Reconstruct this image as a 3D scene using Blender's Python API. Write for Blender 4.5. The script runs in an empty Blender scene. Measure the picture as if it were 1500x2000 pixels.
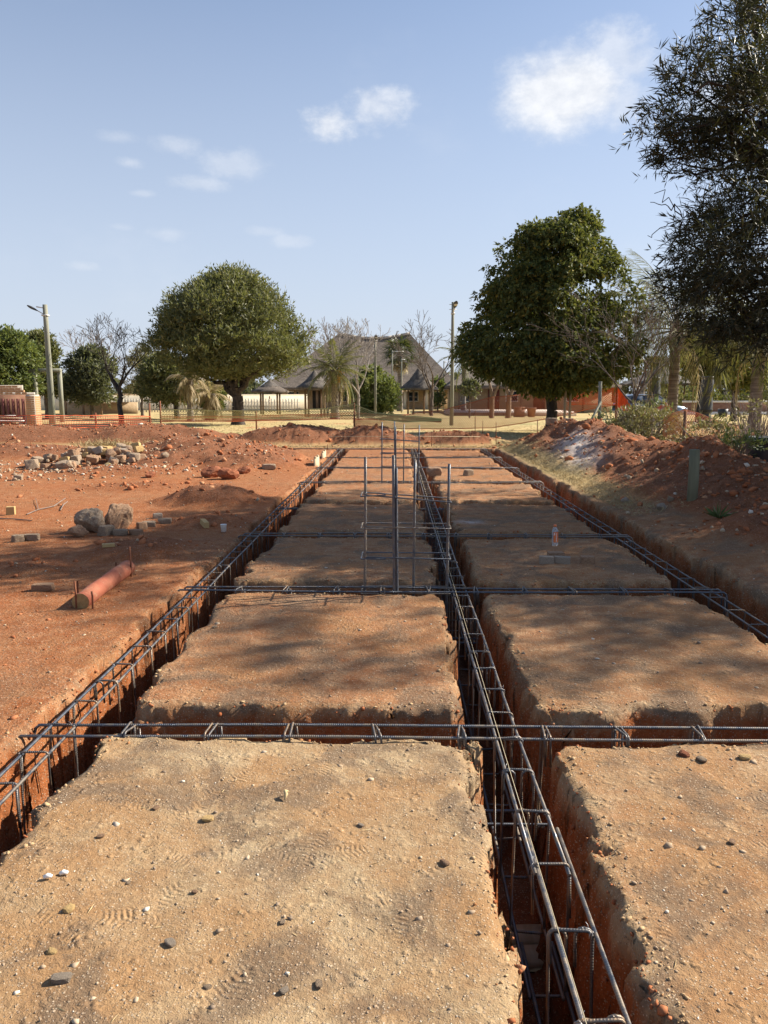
import bpy, bmesh, math, random
import numpy as np
from mathutils import Vector, Matrix
R = math.radians
rng = np.random.default_rng(7)
random.seed(7)
scene = bpy.context.scene
COL = scene.collection

# ------------------------------------------------------------------ camera
CAM_H = 1.6
cam_d = bpy.data.cameras.new('camera'); cam = bpy.data.objects.new('camera', cam_d); COL.objects.link(cam)
cam.location = (0, 0, CAM_H)
cam.rotation_euler = (R(90 - 8.72), 0, R(0.84))
cam_d.sensor_fit = 'VERTICAL'; cam_d.sensor_height = 24; cam_d.sensor_width = 18; cam_d.lens = 18.0
cam_d.clip_start = 0.05; cam_d.clip_end = 3000
scene.camera = cam
CM = cam.rotation_euler.to_matrix()
def ray(px, py):
    return CM @ Vector(((px - 750) / 1500, (1000 - py) / 1500, -1))
def W(px, py, Y):                    # the place at distance Y that the photograph shows there
    d = ray(px, py); return Vector((0, 0, CAM_H)) + d * (Y / d.y)
def G(px, py, z=0.0):                # the place on level ground
    d = ray(px, py); return Vector((0, 0, CAM_H)) + d * ((z - CAM_H) / d.z)

# ------------------------------------------------------------------ sun, sky, exposure
SUN_EL, SUN_AZ = 35.0, 68.0          # azimuth clockwise from +Y (towards +X)
sun_d = bpy.data.lights.new('sun', 'SUN'); sun = bpy.data.objects.new('sun', sun_d); COL.objects.link(sun)
sun_d.energy = 5.0; sun_d.angle = R(0.53); sun_d.color = (1.0, 0.91, 0.77)
sdir = Vector((math.sin(R(SUN_AZ)) * math.cos(R(SUN_EL)), math.cos(R(SUN_AZ)) * math.cos(R(SUN_EL)), math.sin(R(SUN_EL))))
sun.rotation_euler = sdir.to_track_quat('Z', 'Y').to_euler()
sun.location = (30, 20, 30)
scene.view_settings.view_transform = 'Standard'; scene.view_settings.look = 'None'
scene.view_settings.exposure = 1.1; scene.view_settings.gamma = 1.0
scene.view_settings.use_curve_mapping = False
scene.cycles.max_bounces = 5; scene.cycles.transparent_max_bounces = 8
scene.cycles.use_denoising = True

class NT:
    """small helper for node trees"""
    def __init__(s, nt): s.nt = nt
    def n(s, t, **k):
        nd = s.nt.nodes.new(t)
        for a, v in k.items():
            if a == 'ins':
                for i, x in v.items():
                    if isinstance(x, bpy.types.NodeSocket): s.nt.links.new(x, nd.inputs[i])
                    else: nd.inputs[i].default_value = x
            else: setattr(nd, a, v)
        return nd
    def math(s, op, a, b=0.0, c=None, clamp=False):
        ins = {0: a, 1: b}
        if c is not None: ins[2] = c
        return s.n('ShaderNodeMath', operation=op, use_clamp=clamp, ins=ins).outputs[0]
    def mix(s, f, a, b, bt='MIX'):
        m = s.n('ShaderNodeMix', data_type='RGBA', blend_type=bt)
        for i, x in ((0, f), (6, a), (7, b)):
            if isinstance(x, bpy.types.NodeSocket): s.nt.links.new(x, m.inputs[i])
            elif i == 0: m.inputs[0].default_value = x
            else: m.inputs[i].default_value = (*x, 1)
        return m.outputs[2]
    def noise(s, vec, scale, detail=4, rough=0.55, dist=0.0, out=0):
        nd = s.n('ShaderNodeTexNoise', ins={'Scale': scale, 'Detail': detail, 'Roughness': rough, 'Distortion': dist})
        if vec is not None: s.nt.links.new(vec, nd.inputs['Vector'])
        return nd.outputs[out]
    def ramp(s, f, lo, hi, a=0.0, b=1.0, smooth=True):
        nd = s.n('ShaderNodeMapRange', ins={0: f, 1: lo, 2: hi, 3: a, 4: b})
        nd.interpolation_type = 'SMOOTHSTEP' if smooth else 'LINEAR'
        return nd.outputs[0]

world = bpy.data.worlds.new('World'); scene.world = world; world.use_nodes = True
wn = world.node_tree; wn.nodes.clear(); w = NT(wn)
sky = w.n('ShaderNodeTexSky', sky_type='NISHITA', sun_disc=False, sun_elevation=R(SUN_EL), sun_rotation=R(SUN_AZ),
          altitude=1400, air_density=1.0, dust_density=1.6, ozone_density=1.6)
gen = w.n('ShaderNodeTexCoord').outputs['Generated']
sep = w.n('ShaderNodeSeparateXYZ', ins={0: gen})
az = w.math('ARCTAN2', sep.outputs[0], sep.outputs[1]); el = w.math('ARCSINE', sep.outputs[2])
sph = w.n('ShaderNodeCombineXYZ', ins={0: az, 1: w.math('MULTIPLY', el, 1.5), 2: 0.0}).outputs[0]
big = w.noise(sph, 9.0, 7, 0.62); fine = w.noise(sph, 30.0, 6, 0.65)
tex = w.math('ADD', w.math('MULTIPLY', big, 0.65), w.math('MULTIPLY', fine, 0.35))
cloud = None
CL = [(1100, 178, 160, 92, .96), (1205, 110, 95, 70, .55), (1215, 205, 60, 70, .5), (640, 236, 72, 42, .8), (745, 216, 90, 48, .6), (345, 286, 62, 24, .42), (445, 322, 78, 34, .42),
      (385, 357, 72, 20, .42), (325, 458, 60, 17, .32), (570, 471, 52, 15, .3), (512, 452, 46, 12, .25), (235, 443, 34, 10, .2), (160, 520, 50, 14, .3), (252, 318, 34, 14, .4), (235, 268, 50, 14, .3), (280, 378, 30, 9, .3),
      (1400, 190, 70, 55, .5)]
for (cx, cy, rx, ry, amt) in CL:
    d0 = ray(cx, cy).normalized(); a0 = math.atan2(d0.x, d0.y); e0 = math.asin(d0.z)
    ra = rx / 1500 * math.cos(R(10)); re = ry / 1500 * 0.98
    du = w.math('DIVIDE', w.math('SUBTRACT', az, a0), ra); dv = w.math('DIVIDE', w.math('SUBTRACT', el, e0), re)
    q = w.math('SQRT', w.math('ADD', w.math('MULTIPLY', du, du), w.math('MULTIPLY', dv, dv)))
    body = w.math('ADD', w.math('SUBTRACT', 1.0, q), w.math('MULTIPLY', w.math('SUBTRACT', tex, 0.5), 1.3 if amt > .9 else 3.0))
    m = w.math('MULTIPLY', w.ramp(body, 0.05, 0.7 if amt > .9 else 0.95), amt if amt > .45 else amt * .75)
    cloud = m if cloud is None else w.math('MAXIMUM', cloud, m)
veil = w.math('MULTIPLY', w.ramp(w.noise(sph, 3.2, 6, 0.6), 0.52, 0.85), 0.22)     # thin haze of cloud all round the sky
cloud = w.math('MAXIMUM', cloud, veil)
shade = w.mix(w.ramp(fine, 0.3, 0.7), (4.8, 5.0, 5.4), (5.8, 5.9, 6.1))
pale = w.mix(w.ramp(el, 0.0, 0.55, 0.97, 0.04, False), sky.outputs[0], (3.75, 4.1, 4.8))      # winter dust in the air, thickest low down
col = w.mix(cloud, pale, shade)
bgn = w.n('ShaderNodeBackground', ins={0: col, 1: 0.08})
wo = w.n('ShaderNodeOutputWorld', ins={0: bgn.outputs[0]})

# ------------------------------------------------------------------ object helpers
def tag(o, label=None, cat=None, group=None, kind=None):
    if label: o['label'] = label
    if cat: o['category'] = cat
    if group: o['group'] = group
    if kind: o['kind'] = kind
    return o
def empty(name, loc, label, cat, group=None, rz=0.0):
    o = bpy.data.objects.new(name, None); COL.objects.link(o); o.location = loc; o.rotation_euler = (0, 0, rz)
    o.empty_display_size = 0.2
    return tag(o, label, cat, group)
def link(name, me, mat=None, parent=None, loc=None, rot=None, scale=None):
    o = bpy.data.objects.new(name, me); COL.objects.link(o)
    if mat is not None and not me.materials: me.materials.append(mat)
    if parent: o.parent = parent
    if loc is not None: o.location = loc
    if rot is not None: o.rotation_euler = rot
    if scale is not None: o.scale = scale
    return o
def mesh_np(name, V, F, smooth=False, uv=None):
    """V (n,3), F (m,k) arrays, k = 3 or 4"""
    V = np.asarray(V, dtype=np.float32); F = np.asarray(F, dtype=np.int32); k = F.shape[1]
    me = bpy.data.meshes.new(name)
    me.vertices.add(len(V)); me.vertices.foreach_set('co', V.ravel())
    me.loops.add(F.size); me.loops.foreach_set('vertex_index', F.ravel())
    me.polygons.add(len(F)); me.polygons.foreach_set('loop_start', np.arange(0, F.size, k, dtype=np.int32))
    if smooth: me.polygons.foreach_set('use_smooth', np.ones(len(F), dtype=bool))
    if uv is not None:
        l = me.uv_layers.new(name='UVMap'); l.data.foreach_set('uv', np.asarray(uv, dtype=np.float32)[F.ravel()].ravel())
    me.update(calc_edges=True)
    return me
class MB:
    """collects quads"""
    def __init__(s): s.V = []; s.F = []; s.U = []; s.n = 0; s.sm = False
    def add(s, V, F, U=None):
        V = np.asarray(V, float); s.V.append(V); s.F.append(np.asarray(F, int) + s.n)
        s.U.append(np.zeros((len(V), 2)) if U is None else np.asarray(U, float)); s.n += len(V); return s
    def box(s, lo, hi, rot=None, origin=(0, 0, 0)):
        lo = np.array(lo, float); hi = np.array(hi, float)
        V = np.array([[x, y, z] for z in (0, 1) for y in (0, 1) for x in (0, 1)], float) * (hi - lo) + lo
        if rot is not None: V = V @ np.array(rot).T
        V = V + np.array(origin)
        return s.add(V, [[0, 2, 3, 1], [4, 5, 7, 6], [0, 1, 5, 4], [2, 6, 7, 3], [0, 4, 6, 2], [1, 3, 7, 5]])
    def beam(s, a, b, wd, ht=None, up=(0, 0, 1)):
        """rectangular bar from a to b"""
        a = Vector(a); b = Vector(b); ht = ht or wd; t = (b - a); L = t.length; t.normalize()
        u = Vector(up)
        if abs(t.dot(u)) > .98: u = Vector((0, 1, 0))
        sx = t.cross(u).normalized(); u = sx.cross(t)
        M = np.array([[sx[i], t[i], u[i]] for i in range(3)])
        return s.box((-wd / 2, 0, -ht / 2), (wd / 2, L, ht / 2), M, a)
    def tube(s, P, r, n=8, caps=True, u0=0.0):
        """tube along points P with radius r (number or one per point)"""
        P = np.asarray(P, float); m = len(P); r = np.full(m, r) if np.isscalar(r) else np.asarray(r, float)
        T = np.gradient(P, axis=0); T /= np.linalg.norm(T, axis=1)[:, None] + 1e-12
        ref = np.array([0, 0, 1.0]) if abs(T[0, 2]) < .9 else np.array([1.0, 0, 0])
        N = np.empty_like(P); v = np.cross(T[0], ref); N[0] = v / np.linalg.norm(v)
        for i in range(1, m):
            v = N[i - 1] - T[i] * (N[i - 1] @ T[i]); N[i] = v / (np.linalg.norm(v) + 1e-12)
        B = np.cross(T, N); a = np.arange(n) / n * 2 * np.pi
        V = P[:, None] + r[:, None, None] * (np.cos(a)[None, :, None] * N[:, None] + np.sin(a)[None, :, None] * B[:, None])
        L = np.concatenate([[0], np.cumsum(np.linalg.norm(np.diff(P, axis=0), axis=1))]) + u0
        U = np.stack([np.repeat(L[:, None], n, 1), np.repeat((np.abs(np.arange(n) / n - .5) * 2)[None], m, 0)], 2)
        i, j = np.meshgrid(np.arange(m - 1), np.arange(n), indexing='ij'); j2 = (j + 1) % n
        F = np.stack([i * n + j, i * n + j2, (i + 1) * n + j2, (i + 1) * n + j], -1).reshape(-1, 4)
        V = V.reshape(-1, 3); U = U.reshape(-1, 2)
        if caps:
            k = len(V); V = np.vstack([V, P[0], P[-1]]); U = np.vstack([U, [L[0], 0], [L[-1], 0]])
            c = [[k, (q + 1) % n, q, q] for q in range(0)]
            F = list(F)
            for q in range(0, n, 2):
                F.append([k, (q + 2) % n, (q + 1) % n, q]); o = (m - 1) * n
                F.append([k + 1, o + q, o + (q + 1) % n, o + (q + 2) % n])
        return s.add(V, F, U)
    def lathe(s, prof, n=16, origin=(0, 0, 0)):
        """profile [(r,z)...] turned round the vertical"""
        prof = np.array(prof, float); a = np.arange(n) / n * 2 * np.pi; m = len(prof)
        V = np.stack([prof[:, None, 0] * np.cos(a), prof[:, None, 0] * np.sin(a), np.repeat(prof[:, 1:2], n, 1)], -1).reshape(-1, 3) + np.array(origin)
        i, j = np.meshgrid(np.arange(m - 1), np.arange(n), indexing='ij'); j2 = (j + 1) % n
        return s.add(V, np.stack([i * n + j, i * n + j2, (i + 1) * n + j2, (i + 1) * n + j], -1).reshape(-1, 4))
    def me(s, name, smooth=False):
        return mesh_np(name, np.vstack(s.V), np.vstack(s.F), smooth, np.vstack(s.U))
    def build(s, name, mat, parent=None, loc=None, smooth=False, rot=None):
        return link(name, s.me(name, smooth), mat, parent, loc, rot)

# ------------------------------------------------------------------ numeric noise
def _h(ix, iy, s):
    n = (ix.astype(np.int64) * 374761393 + iy.astype(np.int64) * 668265263 + s * 974634777) & 0xffffffff
    n = ((n ^ (n >> 13)) * 1274126177) & 0xffffffff
    return ((n ^ (n >> 16)) & 0xffff) / 32767.5 - 1.0
def vn(x, y, s=0):
    x = np.asarray(x, float); y = np.asarray(y, float); x, y = np.broadcast_arrays(x, y)
    ix = np.floor(x); iy = np.floor(y); fx = x - ix; fy = y - iy
    fx = fx * fx * fx * (fx * (fx * 6 - 15) + 10); fy = fy * fy * fy * (fy * (fy * 6 - 15) + 10)
    a = _h(ix, iy, s); b = _h(ix + 1, iy, s); c = _h(ix, iy + 1, s); d = _h(ix + 1, iy + 1, s)
    return (a + (b - a) * fx) * (1 - fy) + (c + (d - c) * fx) * fy
def fbm(x, y, s=0, o=4, g=.5):
    t = 0; a = 1; tot = 0
    for i in range(o):
        t = t + a * vn(np.asarray(x) * 2 ** i + 17.3 * i, np.asarray(y) * 2 ** i - 9.1 * i, s + i * 31); tot += a; a *= g
    return t / tot
def sst(a, b, x):
    t = np.clip((x - a) / (b - a), 0, 1); return t * t * (3 - 2 * t)
# ------------------------------------------------------------------ materials
def newmat(name):
    m = bpy.data.materials.new(name); m.use_nodes = True; m.node_tree.nodes.clear(); return m, NT(m.node_tree)
def finish(t, bsdf):
    t.n('ShaderNodeOutputMaterial', ins={0: bsdf})
def pm(name, c1, c2=None, nscale=6.0, rough=0.8, metal=0.0, spec=0.3, bump=0.0, bscale=60.0, stretch=(1, 1, 1), lo=.35, hi=.65, c3=None):
    m, t = newmat(name)
    co = t.n('ShaderNodeTexCoord').outputs['Object']
    mp = t.n('ShaderNodeMapping', ins={0: co, 3: stretch}).outputs[0]
    c = t.mix(t.ramp(t.noise(mp, nscale, 6, .6), lo, hi), c1, c2 or c1)
    if c3: c = t.mix(t.ramp(t.noise(mp, nscale * 3.7, 5, .7), .56, .7), c, c3)
    b = t.n('ShaderNodeBsdfPrincipled', ins={'Base Color': c, 'Roughness': rough, 'Metallic': metal, 'Specular IOR Level': spec})
    if bump:
        bn = t.n('ShaderNodeBump', ins={'Strength': 1.0, 'Distance': bump, 'Height': t.noise(mp, bscale, 5, .65)})
        t.nt.links.new(bn.outputs[0], b.inputs['Normal'])
    finish(t, b.outputs[0]); return m
def leafmat(name, ca, cb, cc, trans=.28, rough=.55, spec=.35):
    m, t = newmat(name)
    rnd = t.n('ShaderNodeNewGeometry').outputs['Random Per Island']
    c = t.mix(t.ramp(rnd, .0, .75), ca, cb); c = t.mix(t.ramp(rnd, .86, .93), c, cc)
    b = t.n('ShaderNodeBsdfPrincipled', ins={'Base Color': c, 'Roughness': rough, 'Specular IOR Level': spec})
    tr = t.n('ShaderNodeBsdfTranslucent', ins={0: t.mix(.35, c, (.35, .38, .05))})
    mx = t.n('ShaderNodeMixShader', ins={0: trans, 1: b.outputs[0], 2: tr.outputs[0]})
    finish(t, mx.outputs[0]); return m
def glassmat(name, col, rough=.05):
    m, t = newmat(name)
    b = t.n('ShaderNodeBsdfPrincipled', ins={'Base Color': (*col, 1), 'Roughness': rough, 'Specular IOR Level': .8})
    finish(t, b.outputs[0]); return m
def barmat(name, c1, c2, rib=.0009, pitch=.0095):
    """ribbed reinforcing steel; u runs along the bar in metres"""
    m, t = newmat(name)
    tc = t.n('ShaderNodeTexCoord'); uv = t.n('ShaderNodeSeparateXYZ', ins={0: tc.outputs['UV']})
    ph = t.math('ADD', t.math('MULTIPLY', uv.outputs[0], 2 * math.pi / pitch), t.math('MULTIPLY', uv.outputs[1], 5.0))
    ribs = t.ramp(t.math('SINE', ph), -.1, .7)
    oi = t.n('ShaderNodeObjectInfo').outputs['Random']
    nz = t.noise(tc.outputs['Object'], 22, 5, .6)
    c = t.mix(t.ramp(t.math('ADD', nz, t.math('MULTIPLY', t.math('SUBTRACT', oi, .5), .25)), .42, .68), c1, c2)
    b = t.n('ShaderNodeBsdfPrincipled', ins={'Base Color': c, 'Roughness': t.ramp(nz, .3, .7, .30, .68), 'Metallic': .7, 'Specular IOR Level': .5})
    bn = t.n('ShaderNodeBump', ins={'Strength': 1.0, 'Distance': rib, 'Height': ribs})
    t.nt.links.new(bn.outputs[0], b.inputs['Normal'])
    finish(t, b.outputs[0]); return m

M = {}
M['bar'] = barmat('rebar steel', (.105, .118, .142), (.22, .185, .15))
M['stirrup'] = barmat('stirrup steel', (.13, .125, .125), (.25, .18, .12), .0009, .009)
M['wire'] = pm('tie wire', (.25, .25, .27), (.35, .33, .3), 20, .4, .8)
M['rust'] = pm('rusty steel', (.16, .055, .03), (.25, .10, .05), 14, .8, .2)
M['bark'] = pm('bark', (.075, .058, .045), (.15, .12, .095), 9, .9, bump=.02, bscale=16, stretch=(1, 1, .3))
M['barkdark'] = pm('dark bark', (.03, .024, .02), (.075, .06, .05), 9, .9, bump=.02, bscale=16, stretch=(1, 1, .3))
M['barkpale'] = pm('pale bark', (.20, .17, .15), (.36, .32, .28), 9, .9, bump=.01, bscale=20, stretch=(1, 1, .3))
M['twig'] = pm('dry twig', (.14, .115, .10), (.24, .20, .175), 4, .9)
M['leaf_olive'] = leafmat('olive leaf', (.095, .11, .045), (.145, .15, .06), (.22, .195, .08))
M['leaf_deep'] = leafmat('deep green leaf', (.045, .070, .026), (.115, .128, .034), (.23, .19, .04), .26, .62, .18)
M['leaf_near'] = leafmat('narrow leaf', (.02, .025, .014), (.042, .044, .022), (.075, .062, .026), .10, .55, .3)
M['leaf_bright'] = leafmat('fresh leaf', (.085, .12, .035), (.13, .165, .05), (.22, .23, .08), .35)
M['leaf_grey'] = leafmat('grey green leaf', (.085, .095, .055), (.135, .145, .085), (.2, .2, .12), .3)
M['leaf_scrub'] = leafmat('scrub leaf', (.10, .095, .045), (.19, .165, .085), (.30, .25, .14), .3)
M['leaf_weed'] = leafmat('weed leaf', (.05, .09, .03), (.09, .14, .05), (.2, .22, .1), .3)
M['frond'] = leafmat('palm leaflet', (.085, .095, .035), (.16, .155, .06), (.28, .24, .10), .3, .45)
M['frond_dry'] = leafmat('dry palm leaflet', (.30, .23, .13), (.42, .33, .20), (.5, .42, .28), .3, .7)
M['frond_dark'] = leafmat('dark palm leaflet', (.035, .06, .025), (.06, .085, .035), (.12, .12, .05), .25, .45)
M['palmtrunk'] = pm('palm trunk', (.12, .10, .085), (.25, .215, .18), 5, .9, bump=.03, bscale=9, stretch=(.3, .3, 3))
M['thatch'] = pm('weathered thatch', (.115, .093, .075), (.175, .143, .115), 3.0, .95, bump=.05, bscale=28, stretch=(1, 1, .25), c3=(.12, .10, .085))
M['thatch_dark'] = pm('dark thatch', (.085, .075, .068), (.16, .14, .12), 4.0, .95, bump=.04, bscale=30, stretch=(1, 1, .25))
M['cement'] = pm('cement ridge', (.42, .38, .33), (.52, .47, .41), 4, .9)
M['pole'] = pm('treated timber pole', (.17, .175, .135), (.27, .265, .205), 3.5, .85, bump=.008, bscale=20, stretch=(1, 1, .12))
M['polegreen'] = pm('green treated pole', (.13, .135, .085), (.20, .20, .13), 5, .85, bump=.008, bscale=20, stretch=(1, 1, .12))
M['polebrown'] = pm('brown timber', (.15, .10, .065), (.24, .17, .11), 5, .85, bump=.008, bscale=20, stretch=(1, 1, .12))
M['log'] = pm('red stained log', (.26, .072, .038), (.31, .11, .06), 6, .75, bump=.006, bscale=14, stretch=(1, 1, 1), c3=(.35, .22, .13))
M['logend'] = pm('cut log end', (.36, .25, .11), (.26, .17, .07), 22, .85, bump=.004, bscale=60)
M['brick'] = pm('face brick', (.44, .27, .13), (.36, .20, .10), 3.1, .9, bump=.004, bscale=70, c3=(.5, .34, .2))
M['brick_red'] = pm('red brown brick', (.26, .13, .085), (.34, .19, .12), 4, .9, bump=.004, bscale=60)
M['brick_tan'] = pm('tan brick wall', (.40, .29, .18), (.46, .35, .23), 6, .9, bump=.006, bscale=50, c3=(.3, .2, .13))
M['mortar'] = pm('mortar', (.36, .31, .25), (.44, .39, .33), 12, .95)
M['cream'] = pm('cream plaster', (.62, .55, .42), (.68, .61, .49), 2, .9)
M['white'] = pm('white paint', (.72, .70, .66), (.78, .77, .74), 4, .7)
M['dark'] = pm('dark opening', (.03, .028, .028), (.05, .045, .04), 3, .7)
M['maroon'] = pm('maroon door', (.14, .045, .04), (.18, .06, .05), 4, .7)
M['paving'] = pm('pale paving', (.55, .46, .38), (.62, .54, .46), 2, .9)
M['black_plastic'] = pm('black plastic', (.018, .02, .024), (.035, .037, .04), 6, .5, spec=.5)
M['charcoal'] = pm('charcoal metal', (.04, .04, .042), (.06, .06, .062), 6, .5)
M['lamp_lens'] = pm('lamp lens', (.5, .48, .45), (.6, .58, .55), 6, .3)
M['steel_grey'] = pm('galvanised bracket', (.55, .53, .5), (.62, .6, .57), 6, .5, .4)
M['net_orange'] = pm('orange barrier net', (.74, .16, .055), (.66, .12, .05), 2.2, .6)
M['net_olive'] = pm('backlit olive net', (.50, .44, .16), (.42, .36, .15), 1.6, .65)  # yellow of sunlight coming through from behind, put into the colour
M['net_rust'] = pm('brown red net', (.50, .15, .07), (.58, .20, .09), 1.6, .65)
M['net_tan'] = pm('faded tan net', (.66, .38, .20), (.70, .28, .14), 3.0, .65)
M['stone_pale'] = pm('pale stone', (.44, .34, .24), (.31, .21, .135), 9, .9, bump=.02, bscale=22, c3=(.55, .47, .38))
M['stone_mix'] = pm('stained stone', (.40, .25, .15), (.27, .155, .09), 7, .9, bump=.012, bscale=22, c3=(.50, .42, .34))
M['stone_dark'] = pm('dark stone', (.24, .175, .125), (.33, .25, .18), 12, .85, bump=.01, bscale=24)
M['stone_grey'] = pm('grey concrete lump', (.27, .215, .165), (.36, .295, .23), 10, .9, bump=.008, bscale=30)
M['stone_red'] = pm('red clod', (.29, .095, .045), (.36, .14, .07), 8, .95, bump=.015, bscale=26)
M['yellow_brick'] = pm('yellow brick', (.50, .35, .15), (.44, .29, .13), 14, .9, bump=.004, bscale=60)
M['wood_raw'] = pm('raw timber', (.42, .32, .20), (.50, .39, .26), 5, .85, stretch=(6, 1, 1))
M['straw'] = leafmat('dry grass', (.36, .27, .14), (.48, .37, .2), (.56, .46, .28), .0, .8, .2)
M['straw_dull'] = leafmat('dull dry grass', (.33, .26, .13), (.42, .33, .17), (.5, .42, .24), .0, .8, .2)
M['string'] = pm('builders line', (.62, .52, .34), (.7, .6, .4), 8, .8)
M['paper'] = pm('white scrap', (.74, .73, .70), (.8, .79, .77), 8, .7)
M['orange_plastic'] = pm('orange plastic', (.72, .17, .05), (.72, .19, .06), 5, .4, spec=.5)
M['blue_plastic'] = pm('blue plastic', (.03, .06, .22), (.04, .08, .27), 5, .5)
M['pipe_grey'] = pm('grey tube', (.17, .175, .19), (.24, .245, .26), 8, .4, .3)
M['car_paint'] = pm('blue silver car paint', (.22, .28, .37), (.24, .30, .39), 2, .25, .5, .6)
M['car_glass'] = glassmat('car glass', (.02, .035, .06))
M['chrome'] = pm('headlamp', (.62, .64, .66), (.75, .76, .78), 8, .15, .4, .7)
M['tyre'] = pm('tyre', (.02, .02, .02), (.03, .03, .03), 8, .8)
M['fruit'] = pm('palm fruit', (.62, .33, .05), (.7, .42, .08), 20, .6)

def soilmat():
    m, t = newmat('red soil')
    co = t.n('ShaderNodeTexCoord').outputs['Object']
    at = t.n('ShaderNodeVertexColor', layer_name='mask'); s = t.n('ShaderNodeSeparateColor', ins={0: at.outputs[0]})
    dust, grass, ash = s.outputs[0], s.outputs[1], s.outputs[2]; fresh = at.outputs['Alpha']  # fresh: moist heap soil, and shade painted into the trench bottoms
    n1 = t.noise(co, 1.3, 5, .6); n2 = t.noise(co, 7.0, 6, .65); n3 = t.noise(co, 42.0, 5, .7); n4 = t.noise(co, 190.0, 3, .7)
    red = t.mix(t.ramp(n2, .35, .68), (.295, .092, .03), (.38, .132, .048))
    red = t.mix(t.ramp(n1, .55, .75), red, (.29, .10, .04))
    tan = t.mix(t.ramp(n2, .3, .7), (.355, .262, .152), (.455, .345, .21))
    tan = t.mix(t.ramp(n1, .38, .62), tan, (.345, .205, .10))
    f = t.math('ADD', dust, t.math('MULTIPLY', t.math('SUBTRACT', t.math('ADD', t.math('MULTIPLY', n2, .55), t.math('MULTIPLY', n1, .45)), .5), 1.2))
    c = t.mix(t.ramp(f, .12, .95), red, tan)
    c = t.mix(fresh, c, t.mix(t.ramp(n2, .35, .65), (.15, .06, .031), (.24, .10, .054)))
    # grey organic stains on the trodden surface
    st = t.noise(co, 2.1, 6, .62, .6)
    c = t.mix(t.math('MULTIPLY', t.math('MULTIPLY', t.ramp(st, .48, .60), t.ramp(dust, .25, .6)), .78), c, t.mix(n1, (.22, .15, .095), (.115, .092, .07)))
    # grit: pale and dark specks
    vo = t.n('ShaderNodeTexVoronoi', ins={'Vector': co, 'Scale': 75.0}); vs = t.n('ShaderNodeSeparateColor', ins={0: vo.outputs['Color']})
    spk = t.math('MULTIPLY', t.ramp(vo.outputs['Distance'], .34, .22), t.ramp(vs.outputs[0], .66, .70))
    c = t.mix(t.math('MULTIPLY', spk, .75), c, t.mix(vs.outputs[1], (.62, .50, .36), (.40, .30, .22)))
    spd = t.math('MULTIPLY', t.ramp(vo.outputs['Distance'], .30, .18), t.ramp(vs.outputs[0], .10, .07))
    c = t.mix(t.math('MULTIPLY', spd, .6), c, (.10, .07, .05))
    vo2 = t.n('ShaderNodeTexVoronoi', ins={'Vector': co, 'Scale': 120.0}); vs2 = t.n('ShaderNodeSeparateColor', ins={0: vo2.outputs['Color']})
    c = t.mix(t.math('MULTIPLY', t.math('MULTIPLY', t.ramp(vo2.outputs['Distance'], .36, .2), t.ramp(vs2.outputs[0], .52, .58)), .75), c, t.mix(vs2.outputs[1], (.66, .56, .42), (.42, .31, .21)))
    c = t.mix(t.math('MULTIPLY', t.math('MULTIPLY', t.ramp(vo2.outputs['Distance'], .36, .2), t.ramp(vs2.outputs[2], .30, .24)), .6), c, (.13, .085, .055))
    mott = t.noise(co, 17.0, 6, .7)
    c = t.mix(t.ramp(mott, .34, .52, .42, 0), c, t.mix(dust, (.20, .072, .03), (.30, .185, .095)))
    c = t.mix(t.ramp(mott, .55, .72, 0, .40), c, t.mix(dust, (.46, .21, .095), (.54, .41, .25)))
    c = t.mix(t.math('MULTIPLY', t.ramp(n3, .35, .62, .55, 0), .35), c, (.16, .075, .035))
    # old lime / ash spill
    c = t.mix(t.math('MULTIPLY', ash, t.ramp(n2, .30, .52)), c, (.60, .54, .49))
    # winter lawn
    g1 = t.noise(co, .35, 5, .6); g2 = t.noise(co, 3.0, 6, .7)
    gr = t.mix(t.ramp(g2, .35, .65), (.40, .30, .14), (.52, .41, .21)); gr = t.mix(t.ramp(g1, .5, .66), gr, (.36, .31, .14))
    gr = t.mix(t.ramp(t.noise(co, .22, 4, .6), .58, .68), gr, (.46, .24, .12))
    c = t.mix(grass, c, gr)
    b = t.n('ShaderNodeBsdfPrincipled', ins={'Base Color': c, 'Roughness': .95, 'Specular IOR Level': .08})
    # relief: clods, grit, boot prints
    v2 = t.n('ShaderNodeTexVoronoi', ins={'Vector': t.mix(.06, co, t.n('ShaderNodeTexNoise', ins={'Vector': co, 'Scale': 9.0}).outputs[1]), 'Scale': 30.0})
    clod = t.math('MULTIPLY', t.ramp(v2.outputs['Distance'], .5, .05), t.ramp(n2, .45, .62))
    hgt = t.math('ADD', t.math('MULTIPLY', n3, t.ramp(dust, .3, .8, .020, .010)), t.math('ADD', t.math('MULTIPLY', n4, .0042), t.math('MULTIPLY', clod, .007)))
    hgt = t.math('ADD', hgt, t.math('MULTIPLY', spk, .0035))
    for k, (sc, off) in enumerate(((3.1, (0, 0, 0)), (2.3, (5.3, 2.2, 0)))):
        p = t.n('ShaderNodeMapping', ins={0: co, 1: off}).outputs[0]
        flat = t.n('ShaderNodeVectorMath', operation='MULTIPLY', ins={0: p, 1: (1, 1, 0)}).outputs[0]
        fv = t.n('ShaderNodeTexVoronoi', voronoi_dimensions='2D', ins={'Vector': flat, 'Scale': sc})
        fc = t.n('ShaderNodeSeparateColor', ins={0: fv.outputs['Color']})
        loc = t.n('ShaderNodeVectorMath', operation='SUBTRACT', ins={0: flat, 1: fv.outputs['Position']}).outputs[0]
        ro = t.n('ShaderNodeVectorRotate', rotation_type='Z_AXIS', ins={'Vector': loc, 'Angle': t.math('MULTIPLY', fc.outputs[0], 6.28)}).outputs[0]
        xy = t.n('ShaderNodeSeparateXYZ', ins={0: ro})
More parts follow.
